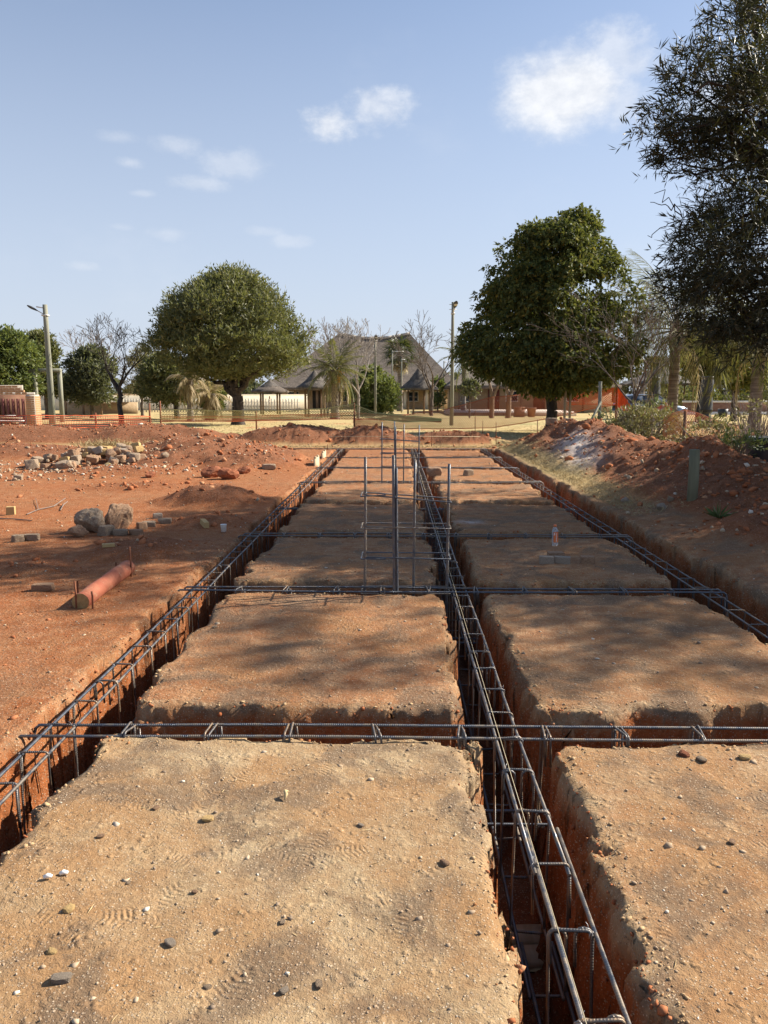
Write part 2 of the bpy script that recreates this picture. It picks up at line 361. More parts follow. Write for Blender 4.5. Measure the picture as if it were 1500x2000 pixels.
        ex = t.math('DIVIDE', xy.outputs[0], .048); ey = t.math('DIVIDE', xy.outputs[1], .135)
        q = t.math('ADD', t.math('MULTIPLY', ex, ex), t.math('MULTIPLY', ey, ey))
        tread = t.math('SINE', t.math('ADD', t.math('MULTIPLY', xy.outputs[1], 330.0), t.math('MULTIPLY', t.math('ABSOLUTE', xy.outputs[0]), 120.0)))
        pm_ = t.math('MULTIPLY', t.math('MULTIPLY', t.ramp(q, 1.0, .75), t.ramp(fc.outputs[1], .62, .7)), t.ramp(t.noise(co, 16.0, 4), .40, .56))
        hgt = t.math('ADD', hgt, t.math('MULTIPLY', pm_, t.math('MULTIPLY', t.math('SUBTRACT', tread, .8), .0014)))
    bn = t.n('ShaderNodeBump', ins={'Strength': 1.0, 'Distance': 1.0, 'Height': hgt})
    t.nt.links.new(bn.outputs[0], b.inputs['Normal'])
    finish(t, b.outputs[0]); return m
M['soil'] = soilmat()

# ------------------------------------------------------------------ the ground: trenches, heaps, lawn
TL = [(-1.565, .19), (.552, .19), (2.70, .29)]                       # trenches running away from the camera: x, half width
TC = [3.58, 6.27, 8.78, 11.44, 14.12, 16.87, 19.62, 22.75]         # cross trenches: y
DEPTH = .80
HEAPS = [(-4.6, 18.6, 2.7, 2.7, .66), (-3.4, 17.3, 1.6, 1.6, .34), (-5.6, 15.6, 1.7, 1.0, .15), (-9.5, 19.8, 2.6, 1.6, .38), (-8.8, 14.5, 1.6, 1.2, .12), (-4.4, 13.2, 1.2, .7, .11), (-7.0, 11.3, 1.5, .8, .09), (-5.6, 7.6, .9, .6, .09), (-3.3, 6.9, .5, .4, .06), (-6.9, 17.4, 1.6, 1.3, .17), (-12.5, 26.0, 4.5, 2.0, .62), (-8.3, 26.0, 4.2, 2.0, .66), (-17.5, 25.0, 4, 2, .45),
         (-3.2, 25.8, 2.8, 1.5, .66), (-.9, 25.6, 2.2, 1.4, .62), (1.9, 25.3, 1.9, 1.3, .48), (-2.75, 11.4, 1.0, .8, .26), (-2.55, 7.75, .75, .65, .13), (-4.55, 6.15, .95, .75, .2), (-4.0, 4.75, .45, .5, .12),
         (-2.3, 9.6, .55, .6, .10), (4.6, 8.6, 1.25, 1.3, .30), (6.0, 8.0, 2, 2, .3)]
BERM = [(4.3, 23.4, .1), (4.75, 22.3, .58), (4.9, 19.6, .70), (4.95, 17.0, .68), (5.15, 13.8, .62), (5.2, 11.2, .46), (5.3, 9.4, .38), (5.9, 7.2, .3), (6.2, 5.8, .05)]
def trench(x, y):
    """how far inside a trench the point lies (negative outside)"""
    D = np.full(np.broadcast(x, y).shape, -9.0)
    for k, (xc, hw) in enumerate(TL):
        wob = .045 * fbm(y * .9, 0 * y + k * 7.7, 3, 3) + .014 * vn(y * 5.5, 0 * y + k * 3.1, 9)
        side = 1 + .25 * vn(y * 1.7, np.sign(x - xc) * 5 + 0 * y, 21 + k)
        d = hw * (.92 + .1 * side) - np.abs(x - xc - wob)
        D = smax(D, np.minimum(np.minimum(d, 22.95 - y), y + 3))
    for k, yc in enumerate(TC):
        wob = .05 * fbm(x * .9, 0 * x + k * 5.3, 5, 3) + .018 * vn(x * 4.5, 0 * x + k * 2.3, 12)
        d = (.195 if k < 7 else .24) - np.abs(y - yc - wob)
        D = smax(D, np.minimum(np.minimum(d, x + (1.6 if k < 7 else 13.5)), 2.7 - x))
    return D + .026 * fbm(x * 7, y * 7, 40, 4, .65) + .024 * fbm(x * 1.9, y * 1.9, 44, 2) + .055 * sst(.22, .6, fbm(x * 3.4, y * 3.4, 47, 2)) + .020 * np.round(2.4 * fbm(x * 4.6, y * 4.6, 49, 2))
def smax(a, b, k=.09):
    h = np.clip(.5 + .5 * (a - b) / k, 0, 1); return b + (a - b) * h + k * h * (1 - h)
def heaps(x, y):
    z = np.zeros(np.broadcast(x, y).shape); nz = fbm(x * 1.1, y * 1.1, 60, 4)
    for (cx, cy, rx, ry, h) in HEAPS:
        q = np.sqrt(((x - cx) / rx) ** 2 + ((y - cy) / ry) ** 2) * (1 + .22 * nz)
        t = np.clip(1 - q, 0, 1); z = np.maximum(z, h * (t * .75 + .25 * t * t * (3 - 2 * t)) * 1.15 * (1 - .25 * np.exp(-(q / .25) ** 2)))
    for (a, b) in zip(BERM[:-1], BERM[1:]):
        ax, ay, ah = a; bx, by, bh = b; dx, dy = bx - ax, by - ay
        s = np.clip(((x - ax) * dx + (y - ay) * dy) / (dx * dx + dy * dy), 0, 1)
        d = np.hypot(x - ax - s * dx, y - ay - s * dy); hh = (ah + s * (bh - ah)) * (1 + .34 * fbm(x * .75, y * .75, 66, 3))
        t = np.clip(1 - d / 1.75 * (1 + .18 * nz), 0, 1); z = np.maximum(z, hh * (t * .7 + .3 * t * t * (3 - 2 * t)) * 1.15)
    return z
def terrain(x, y, want=False):
    x = np.asarray(x, float); y = np.asarray(y, float)
    near = sst(60, 24, y) * sst(40, 14, np.abs(x))
    D = trench(x, y); hp = heaps(x, y); off = sst(.0, .55, -D)
    z = near * (.03 * fbm(x * .45, y * .45, 1, 3) + .012 * fbm(x * 2.6, y * 2.6, 2, 3) + .0065 * fbm(x * 11, y * 11, 4, 3) + .0035 * fbm(x * 38, y * 38, 6, 2) * sst(9, 3, y))
    z = z + .06 * sst(2.9, 3.6, x) * near
    hp = hp * off
    z = z + hp * (1 + .18 * fbm(x * 2.6, y * 2.6, 70, 4)) + np.clip(hp * 5, 0, 1) * (.055 * fbm(x * 5, y * 5, 71, 4) + .02 * np.abs(fbm(x * 14, y * 14, 73, 2)))
    lip = np.clip((D + .06) / .06, 0, 1); z = z - .018 * lip * lip * (1 + .9 * vn(x * 3, y * 3, 80)) + .008 * lip * fbm(x * 22, y * 22, 85, 2)
    ww = .05 + .035 * vn(x * 2.2, y * 2.2, 81) + np.where(np.abs(x - .74) < .16, .05 + .05 * sst(5, 3, y), 0) + np.where(x > 2.75, .05, 0)
    for yc in TC[:6]: ww = ww + np.where((np.abs(y - yc - .16) < .14) & (((x > -1.36) & (x < .34)) | ((x > .76) & (x < 2.4))), .09 + .05 * vn(x * 3.3, y * 3.3, 88), 0)
    wall = np.clip(D / ww, 0, 1); wall = wall * wall * (3 - 2 * wall)
    ledge = .10 * sst(.0, .02, D) * (vn(x * 4, y * 4, 90) * .5 + .5)
    z = z - np.maximum(wall * (DEPTH + .03 * fbm(x * 2, y * 2, 83, 2)), ledge)
    return (z, D, hp) if want else z
def gz(x, y): return float(terrain(np.array([x]), np.array([y]))[0])

def lines(stops, fn):
    out = [stops[0]]
    while out[-1] < stops[1]: out.append(out[-1] + fn(out[-1]))
    return np.array(out)
def xstep(x):
    s = .034
    for xc, hw in TL:
        for e in (-1, 1):
            if abs(x - xc - e * hw) < .12: s = .012
    if x < -3.2: s = .03 + (-3.2 - x) * .035
    if x > 4.2: s = .04 + (x - 4.2) * .035
    return s
def ystep(y):
    s = max(.014, .0078 * y)
    for yc in TC:
        for e in (-1, 1):
            if abs(y - yc - e * .195) < .11: s = min(s, max(.011, .0022 * y))
    if y > 24: s = .15 + (y - 24) * .02
    if y < 1.6: s = .03 + (1.6 - y) * .06
    return s
gx = lines((-420, 420), xstep); gy = lines((-45, 900), ystep)
X, Y = np.meshgrid(gx, gy)
Z, D, HP = terrain(X, Y, True)
# crumbly faces: push the walls about sideways
face = sst(-.02, .02, D) * sst(.13, .06, D)
Xd = X + face * .03 * fbm(Y * 10, Z * 14, 95, 4, .65); Yd = Y + face * .03 * fbm(X * 10, Z * 14 + 3, 97, 4, .65)
nx_, ny_ = len(gx), len(gy)
V = np.stack([Xd, Yd, Z], -1).reshape(-1, 3)
ii, jj = np.meshgrid(np.arange(ny_ - 1), np.arange(nx_ - 1), indexing='ij')
F = np.stack([ii * nx_ + jj, ii * nx_ + jj + 1, (ii + 1) * nx_ + jj + 1, (ii + 1) * nx_ + jj], -1).reshape(-1, 4)
gme = mesh_np('ground', V, F, True)
# what the surface is made of: trodden pale crust, raw red earth, grass, lime; plus shade painted into the trench bottoms
inx = (X > -1.4) & (X < .4); rgt = (X > .65) & (X < 2.45)
dust = np.full(X.shape, .40)
dust = np.where(inx & (Y < 3.6), .90, dust); dust = np.where(inx & (Y >= 3.6) & (Y < 6.3), .52, dust); dust = np.where(inx & (Y >= 6.3), .56 - .012 * (Y - 6), dust)
dust = np.where(rgt & (Y < 3.6), .72, dust); dust = np.where(rgt & (Y >= 3.6), .60 - .010 * (Y - 3.6), dust)
dust = np.where(X < -1.7, .32 + .1 * fbm(X * .5, Y * .5, 110, 3), dust); dust = np.where(X > 2.95, .50, dust)
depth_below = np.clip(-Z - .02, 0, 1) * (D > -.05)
crust = .05 + .05 * (vn(X * 2.3, Y * 2.3, 112) + 1)
dust = np.where(D > -.04, dust * sst(1.0, .25, depth_below / crust) + .12 * (D > -.04), dust)
dust = np.where(HP > .02, dust * np.clip(1 - HP * 7, 0, 1) + .02, dust)
grass = np.clip(sst(25.8, 28.5, Y + 1.2 * fbm(X * .5, Y * .5, 115, 3)) - 2 * HP, 0, 1)
grass = np.maximum(grass, sst(9, 16, X) * sst(.3, .1, HP) * .8)
grass = np.maximum(grass, .75 * sst(2.95, 3.15, X) * sst(4.0, 3.5, X + .3 * fbm(X, Y, 116, 2)) * sst(10, 14, Y) * (D < -.03) * sst(.25, .08, HP))
grass = np.maximum(grass, .5 * sst(23.1, 23.4, Y) * (D < -.03) * sst(.1, .02, HP) * (np.abs(X) < 20))
ash = .9 * np.exp(-(((X - 4.15 - .75 * (18.2 - Y) * -.16) / .42) ** 2 + ((Y - 17.6) / 1.5) ** 2)) + .7 * np.exp(-(((X - 3.75) / .35) ** 2 + ((Y - 15.6) / .7) ** 2))
ash = np.maximum(ash, .7 * np.exp(-(((X - .95) / .16) ** 2 + ((Y - 9.7) / .12) ** 2)))
mk = np.stack([dust, grass, np.clip(ash, 0, 1), np.maximum(np.clip(HP * 6, 0, 1) * .85, .8 * sst(.35, .75, depth_below))], -1).reshape(-1, 4).astype(np.float32)  # alpha: moist soil on heaps, painted shade deep in the trenches
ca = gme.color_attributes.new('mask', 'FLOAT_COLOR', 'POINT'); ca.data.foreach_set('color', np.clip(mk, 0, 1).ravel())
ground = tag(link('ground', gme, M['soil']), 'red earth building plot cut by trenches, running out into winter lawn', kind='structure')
print('ground verts', len(V))
# ------------------------------------------------------------------ reinforcement
def arc(c, r, a0, a1, n=6):
    return [(c[0] + r * math.cos(a0 + (a1 - a0) * i / n), c[1] + r * math.sin(a0 + (a1 - a0) * i / n)) for i in range(n + 1)]
def stirrup_mesh(name, wd, ht, hook=.16, r=.005, curl=True, skew=.012):
    """closed link in the x-z plane, top at z=0, hooks bent down at both top corners"""
    h = wd / 2; c = .018
    pts = [(-h + c + .004, -hook)]
    if curl:
        pts += [(-h + c + .045, -hook * .8)]; pts = [(-h + .048, -hook)] + [(-h + .048, -.03)] + arc((-h + .022, -.026), .026, 0, math.pi)
        pts += [(-h - .004, -ht + c)]
    else: pts = [(-h, -.03 - hook)] + [(-h, -.06)]
    pts2 = arc((-h + c, -ht + c), c, math.pi, 1.5 * math.pi, 4) + arc((h - c, -ht + c), c, 1.5 * math.pi, 2 * math.pi, 4)
    pts2 += arc((h - c, -c), c, 0, .5 * math.pi, 4) + arc((-h + c, -c), c, .5 * math.pi, math.pi, 4)
    if curl:
        tail = [(-h, -.10)]
        P = [(p[0], .011, p[1]) for p in pts] + [(p[0], .006, p[1]) for p in pts2] + [(p[0], -.006, p[1]) for p in tail]
        m = MB(); m.tube(P, r, 6)
        q = [(h - .048, -hook * .9), (h - .048, -.03)] + list(reversed(arc((h - .022, -.026), .026, 0, math.pi))) + [(h + .003, -.11)]
        m.tube([(p[0], .018, p[1]) for p in q], r, 6)
    else:
        P = [(p[0], 0, p[1]) for p in pts2] + [(-h + .002, -.012, -c - hook)]
        m = MB(); m.tube(P, r, 6)
        m.tube([(h, -.013, -.02), (h + .004, -.016, -.03 - hook)], r, 6)
    return m.me(name, True)
st_curl = stirrup_mesh('stirrup', .125, .50, .14, .0056, True)
st_plain = stirrup_mesh('stirrup', .125, .50, .16, .0052, False)
st_cross = stirrup_mesh('stirrup', .14, .46, .13, .0056, False)
for s_ in (st_curl, st_plain, st_cross): s_.materials.append(M['stirrup'])
def bar_mesh(a, b, r, sag=.006, seg=None, hook0=0, hook1=0, seed=0):
    """straight length of bar; hooks turn down at the ends"""
    a = Vector(a); b = Vector(b); L = (b - a).length; n = seg or max(2, int(L / .5)); P = []
    for i in range(n + 1):
        t = i / n; p = a.lerp(b, t)
        P.append((p.x + sag * float(vn(t * L * .8, seed * 3.3, 5)), p.y + sag * .6 * float(vn(t * L * .8, seed * 3.3 + 40, 8)), p.z + sag * float(vn(t * L * .7, seed * 2.1 + 9, 6))))
    d = (b - a).normalized()
    if hook0: P = [tuple(Vector(P[0]) - d * .035 + Vector((0, 0, -hook0))), tuple(Vector(P[0]) - d * .032 + Vector((0, 0, -.05))), tuple(Vector(P[0]) - d * .02 + Vector((0, 0, -.015)))] + P
    if hook1: P = P + [tuple(Vector(P[-1]) + d * .02 + Vector((0, 0, -.015))), tuple(Vector(P[-1]) + d * .032 + Vector((0, 0, -.05))), tuple(Vector(P[-1]) + d * .035 + Vector((0, 0, -hook1)))]
    m = MB(); m.tube(P, r, 8); return m.me('longitudinal_bar', True)
def tie(parent, x, y, z, r=.012):
    """twist of thin binding wire round a crossing"""
    m = MB(); P = []
    for i in range(13):
        a = i / 12 * 4.2 * math.pi; P.append((r * math.cos(a), (i - 6) * .0012, r * math.sin(a)))
    P += [(r * 1.2, .012, r * .6 + .012), (r * 1.9, .02, .022)]
    m.tube(P, .0011, 4, False); return m
tie_me = tie(None, 0, 0, 0).me('tie_wire', True); tie_me.materials.append(M['wire'])

def long_cage(name, label, x0, x1, z, ya, yb, step, kind, seed, laps=()):
    c = (x0 + x1) / 2
    root = empty(name, (c, 0, z), label, 'rebar cage', 'long reinforcement cages lying in the trenches')
    h = (x1 - x0) / 2
    for k, (x, zz) in enumerate(((-h, -.013), (h, -.013), (-h, -.482), (h, -.482))):
        link('longitudinal_bar', bar_mesh((x, ya if not laps else laps[0], zz), (x, yb, zz), .0075, .007, seed=seed * 7 + k), M['bar'], root)
        if laps and k < 4:
            link('longitudinal_bar', bar_mesh((x + (.016 if k % 2 else .015), ya, zz - .002), (x + (.016 if k % 2 else .015), laps[1], zz - .002), .0075, .004, seed=seed * 7 + k + 50), M['bar'], root)
    y = ya + .11; i = 0; rr = random.Random(seed)
    while y < min(yb, 22.9):
        me = (st_curl if (i % 4 != 1 or y > 5) else st_plain) if kind == 'curl' else (st_plain if i % 5 else st_curl)
        s = link('stirrup', me, None, root, (rr.uniform(-.004, .004), y, rr.uniform(-.003, .004)), (R(rr.uniform(-2.5, 2.5)), R(rr.uniform(-1.2, 1.2)), R(rr.uniform(-6, 6))))
        if rr.random() < .25: s.rotation_euler.z += math.pi
        if y < 9:
            link('tie_wire', tie_me, None, root, (-h if i % 2 else h, y, -.01), (0, 0, rr.uniform(0, 6)))
        y += step * rr.uniform(.9, 1.1); i += 1
    return root
long_cage('rebar_cage', 'long dark steel rebar cage in the sunlit trench on the left', -1.672, -1.558, .015, 1.0, 22.8, .30, 'plain', 3)
long_cage('rebar_cage', 'long rebar cage in the middle trench, running from the bottom edge to the heap',   .472, .588, .012, -.6, 22.8, .315, 'curl', 5, (2.38, 2.66))
long_cage('rebar_cage', 'long rebar cage in the right-hand trench beside the grassy bank', 2.505, 2.625, .0, 3.2, 22.9, .33, 'plain', 9)

CROSS = ['nearest rebar cage crossing between the pale front slab and the next', 'rebar cage crossing at the foot of the tall front column bars', 'rebar cage crossing behind the plastic bottle',
         'short rebar cage crossing behind the dark slab, mostly sunk', 'rebar cage crossing at the foot of the far column bars', 'rebar cage crossing one bay beyond the far column bars',
         'rebar cage crossing two bays beyond the far column bars', 'farthest rebar cage crossing in front of the dark soil heap']
for k, yc in enumerate(TC):
    y0 = yc - .13; z = .008 if k != 3 else -.09
    x0, x1 = -1.735, (2.66 if k else 2.9)
    if k == 7: x0 = -5.2
    root = empty('cross_cage', (0, y0, z), CROSS[k], 'rebar cage', 'reinforcement cages crossing the trenches')
    for j, (dy, zz) in enumerate(((-.055, 0), (.07, .004), (-.055, -.43), (.07, -.43))):
        if zz < -.1 and k > 3: continue
        link('longitudinal_bar', bar_mesh((x0 + (.0 if j else -.03), dy, zz), (x1, dy, zz), .0078 if k < 3 else .0085, .014 if k else .008, hook0=.30 if zz > -.1 else 0, hook1=.16 if zz > -.1 else 0, seed=60 + k * 5 + j), M['bar'], root)
    rr = random.Random(70 + k); x = x0 + .45
    while x < x1 - .1:
        if min(abs(x - .53), abs(x - 2.56), abs(x + 1.6)) > .12:
            link('stirrup', st_cross, None, root, (x, .0085, .014), (R(rr.uniform(-3, 3)), R(rr.uniform(-5, 5)), R(90 + rr.uniform(-14, 14))))
            if k < 4: link('stirrup', st_cross, None, root, (x + .022, .0085, .010), (R(rr.uniform(-3, 3)), R(rr.uniform(-9, 9)), R(90 + rr.uniform(-8, 14))))
        x += (.395 if k else .385) * rr.uniform(.92, 1.08)

def column(y, label):
    root = empty('column_cage', (0, y, -.45), label, 'column cage', 'upright column bars')
    pos = [(-.25, 0), (.0, -.11), (.155, .10), (.425, -.0)]
    for k, (x, dy) in enumerate(pos):
        top = 1.10 + (-.0, .02, -.04, -.055)[k] + .45
        link('column_bar', bar_mesh((x, dy, 0), (x + (.006, -.012, .01, .012)[k], dy, top), .0118 if k != 1 else .0125, .004, 6, seed=90 + k + int(y)), M['bar'], root)
    link('column_bar', bar_mesh((.02, -.105, 0), (.008, -.105, 1.47), .0105, .004, 6, seed=97 + int(y)), M['bar'], root)
    for q, (z, tilt) in enumerate(((.44, 0), (.73, 0), (.98, .0), (1.24, -.045))):
        m = MB(); x0, x1, ya, yb = -.275, .448, -.128, .118
        P = [(x0 + .2, ya, z - tilt * .3), (x0, ya, z), (x0, yb, z + .004), (x1, yb, z + tilt), (x1, ya, z + tilt), (x0 + .02, ya + .012, z + .012)]
        Q = []
        for a, b in zip(P[:-1], P[1:]): Q += [tuple(Vector(a).lerp(Vector(b), t)) for t in (.0, .03, .5, .97)]
        m.tube(Q, .0058, 6); link('column_tie', m.me('column_tie', True), M['bar'], root)
        for (x, dy) in pos: link('tie_wire', tie_me, None, root, (x, dy, z), (1.2, 0, x * 9))
    return root
column(6.22, 'tall upright column bars with ties rising from the front middle trench')
column(14.08, 'farther upright column bars with ties standing behind the front ones')

# builder's line over the middle trench and across the far end
m = MB(); m.tube([(.478, .3, .05), (.482, 6, .052), (.487, 14, .05), (.49, 22.7, .06)], .0013, 4); tag(m.build('string_line', M['string']), 'thin pale string line stretched along the middle rebar cage', 'string')
m = MB(); m.tube([W(640, 853, 23.3), W(800, 852, 23.3), W(938, 853, 23.3)], .006, 4); tag(m.build('string_line', M['string']), 'thin string line stretched in front of the far dark heap', 'string')
def peg(px, pyb, pyt, Y, r, label, name='steel_peg', mt='rust', cat='peg', lean=0):
    a = W(px, pyb, Y); b = W(px + lean, pyt, Y); a.z = gz(a.x, a.y) - .05
    m = MB(); m.tube([a, (a + b) / 2, b], r, 6); o = m.build(name, M[mt], smooth=True); tag(o, label, cat); return o
for i, (px, b, t_, Yp, l) in enumerate(((928, 845, 802, 25.5, 'thin rusty peg at the right end of the far dark heap'), (943, 845, 822, 25.8, 'short thin peg right of the far dark heap'), (969, 868, 824, 23.6, 'rusty peg at the far right corner of the trenches'),
                                   (1050, 838, 820, 25.0, 'short dark peg left of the big green tree trunk'), (843, 862, 843, 23.9, 'short peg in front of the far dark heap'), (640, 885, 868, 22.2, 'short rusty peg at the far left trench corner'))):
    peg(px, b, t_, Yp, .012, l)

# planks and formwork left in the trenches
m = MB(); c = Vector((.50, 3.05, 0)); z = gz(.53, 3.0) + .02
for k, (y0_, h_) in enumerate(((2.98, .05), (3.11, .05))): m.beam((.36, y0_, z), (.69, y0_, z + .01), .11, .04)
# a spacer grid of short bars over it
tag(m.build('formwork_board', M['wood_raw']), 'raw timber boards down in the middle trench under the cage', 'board')
for k, (px, py, hgt) in enumerate(((622, 908, .34), (640, 894, .30))):
    p = G(px, py); m = MB()
    m.box((-.02, -.45, -.2), (.02, .45, hgt * .5)); m.box((-.018, -.3, hgt * .5), (.018, -.18, hgt * .62)); m.box((-.018, .2, hgt * .5), (.018, .32, hgt * .6))
    o = m.build('shutter_board', M['wood_raw'], loc=(-1.80 - .02 * k, p.y, 0)); tag(o, ('larger' if k == 0 else 'smaller') + ' pale timber board standing against the far left trench wall', 'board', 'boards along the left trench')
# ------------------------------------------------------------------ trees
def rnd_dirs(n, g):
    v = g.normal(size=(n, 3)); return v / np.linalg.norm(v, axis=1)[:, None]
def leaves(P, Dr, L, Wd, g, jl=.35, fold=.25):
    """one bent rhombic leaf at each P pointing along Dr"""
    n = len(P); L = L * (1 + g.uniform(-jl, jl, n)); r = rnd_dirs(n, g)
    S = np.cross(Dr, r); S /= np.linalg.norm(S, axis=1)[:, None] + 1e-9
    N = np.cross(S, Dr)
    Lc = L[:, None]; wd = (Wd * (1 + g.uniform(-.3, .3, n)))[:, None] / 2
    mid = P + Dr * Lc * .45
    V = np.stack([P, mid + S * wd + N * wd * fold, P + Dr * Lc - N * Lc * .06, mid - S * wd + N * wd * fold], 1).reshape(-1, 3)
    F = np.arange(4 * n).reshape(n, 4); return V, F
def clump_crown(C, Rc, g, per, Ll, Lw, up=.25, droop=.0, out=.7, spray=.5, twig=.35, lpt=8):
    """C clump centres, Rc radii, per = leaves in a clump of radius 1 m2; leaves sit along short twigs that spray outward"""
    PV = []; ctr = C.mean(0)
    allP = []; allD = []
    for c, r in zip(C, Rc):
        nt = max(4, int(per * r * r / lpt)); d = rnd_dirs(nt, g); d[:, 2] = np.abs(d[:, 2]) * .75 + d[:, 2] * .25
        o = c - ctr; o /= np.linalg.norm(o) + 1e-9
        d = d + o * .45; d /= np.linalg.norm(d, axis=1)[:, None]
        base = c + d * r * (g.uniform(.25, 1, (nt, 1)) ** .6)
        td = d * out + rnd_dirs(nt, g) * spray + np.array([0, 0, up - droop]); td /= np.linalg.norm(td, axis=1)[:, None]
        tl = twig * g.uniform(.6, 1.4, nt)
        t = g.uniform(0, 1, (nt, lpt, 1)); curve = np.array([0, 0, -droop]) * (t * t) * tl[:, None, None] * .6
        P = base[:, None] + td[:, None] * tl[:, None, None] * t + curve
        ld = td[:, None] * .75 + rnd_dirs(nt * lpt, g).reshape(nt, lpt, 3) * .8 + np.array([0, 0, up * .4 - droop * .8]); ld /= np.linalg.norm(ld, axis=2)[:, :, None]
        allP.append(P.reshape(-1, 3)); allD.append(ld.reshape(-1, 3))
    return leaves(np.vstack(allP), np.vstack(allD), Ll, Lw, g)
def segs_mesh(name, S, n=5):
    """S rows: x0 y0 z0 r0 x1 y1 z1 r1 -> tapered limbs"""
    S = np.asarray(S, float); A = S[:, :3]; B = S[:, 4:7]; T = B - A; T /= np.linalg.norm(T, axis=1)[:, None] + 1e-9
    ref = np.where(np.abs(T[:, 2:3]) < .9, [[0, 0, 1.0]], [[1.0, 0, 0]]); N = np.cross(T, ref); N /= np.linalg.norm(N, axis=1)[:, None]; Bn = np.cross(T, N)
    a = np.arange(n) / n * 2 * np.pi; ring = np.cos(a)[None, :, None] * N[:, None] + np.sin(a)[None, :, None] * Bn[:, None]
    V = np.concatenate([A[:, None] + ring * S[:, 3, None, None], B[:, None] + ring * S[:, 7, None, None]], 1)
    m = len(S); j = np.arange(n); F = np.stack([j, (j + 1) % n, n + (j + 1) % n, n + j], -1)
    F = (F[None] + (np.arange(m) * 2 * n)[:, None, None]).reshape(-1, 4)
    return mesh_np(name, V.reshape(-1, 3), F, True)
def limb(S, a, b, r0, r1, g, n=6, wob=.12):
    a = np.array(a, float); b = np.array(b, float); L = np.linalg.norm(b - a); prev = a; rp = r0
    for i in range(1, n + 1):
        t = i / n; p = a + (b - a) * t + (g.normal(size=3) * wob * L / n if i < n else 0) + np.array([0, 0, .10 * L * math.sin(math.pi * t)])
        r = r0 + (r1 - r0) * t; S.append([*prev, rp, *p, r]); prev = p; rp = r
    return S
def tree(name, label, prof, Y, base, seed, leafm, barkm, Ll, Lw, nclump, per, trunk_r, fork=None, depth=1.0, group=None, clump=(.5, .9), up=.25, droop=0., twig=.35, fill=.25, out=.7, spray=.5, xoff=0.):
    """prof rows (py, xl, xr): crown outline in the photograph at distance Y; base = px of the trunk foot"""
    g = np.random.default_rng(seed)
    rows = [(W((a + b) / 2, py, Y), (W(b, py, Y) - W(a, py, Y)).length / 2) for py, a, b in prof]
    zs = np.array([p.z for p, r in rows])[::-1]; xs = np.array([p.x for p, r in rows])[::-1]; rs = np.array([r for p, r in rows])[::-1]
    bx = W(base, 800, Y).x; by = Y; bz = gz(bx, by)
    root = empty(name, (bx, by, bz), label, 'tree', group)
    # clump centres on and in the outline
    area = rs + .3; zq = g.choice(len(zs) - 1, nclump, p=(area[:-1] + area[1:]) / (area[:-1] + area[1:]).sum()); f = g.uniform(0, 1, nclump)
    z = zs[zq] + (zs[zq + 1] - zs[zq]) * f; xc = xs[zq] + (xs[zq + 1] - xs[zq]) * f; rr = rs[zq] + (rs[zq + 1] - rs[zq]) * f
    Rc = g.uniform(*clump, nclump); a = g.uniform(0, 2 * np.pi, nclump)
    k = np.where(g.uniform(size=nclump) < fill, g.uniform(.2, .75, nclump), g.uniform(.84, 1.07, nclump))
    z = z - (Rc * .8 + twig * .4) * (z - zs.min()) / (zs.max() - zs.min())
    rad = np.maximum(rr - Rc * .8 - twig * .5, .05) * k * (1 + .24 * vn(a * 2.4, z * .9 + seed, seed))
    C = np.stack([xc + rad * np.cos(a), Y + rad * np.sin(a) * depth, z], 1) - np.array([bx, by, bz])
    S = []; top = np.array([0, 0, zs.max() - bz]); zb = zs.min() - bz
    fk = np.array([0, 0, fork if fork else zb * .8]); S = limb(S, (0, 0, -.3), fk, trunk_r, trunk_r * .8, g, 5, .05)
    S.append([0, 0, -.3, trunk_r * 1.5, 0, 0, .15, trunk_r * 1.02])
    nl = 9; idx = g.choice(nclump, min(nl * 4, nclump), replace=False)
    mains = []
    for i in range(nl):
        c = C[idx[i]]; e = fk + (c - fk) * .55; limb(S, fk - np.array([0, 0, g.uniform(0, .15) * fk[2]]), e, trunk_r * .48, trunk_r * .2, g, 6, .22); mains.append(e)
    for i in idx:
        j = np.argmin([np.linalg.norm(C[i] - q) for q in mains]); limb(S, mains[j], C[i], trunk_r * .17, .015, g, 5, .22)
    link('trunk', segs_mesh('trunk', S, 7), barkm, root)
    V, F = clump_crown(C, Rc, g, per, Ll, Lw, up, droop, out, spray, twig)
    link('crown', mesh_np('crown', V, F), leafm, root)
    return root
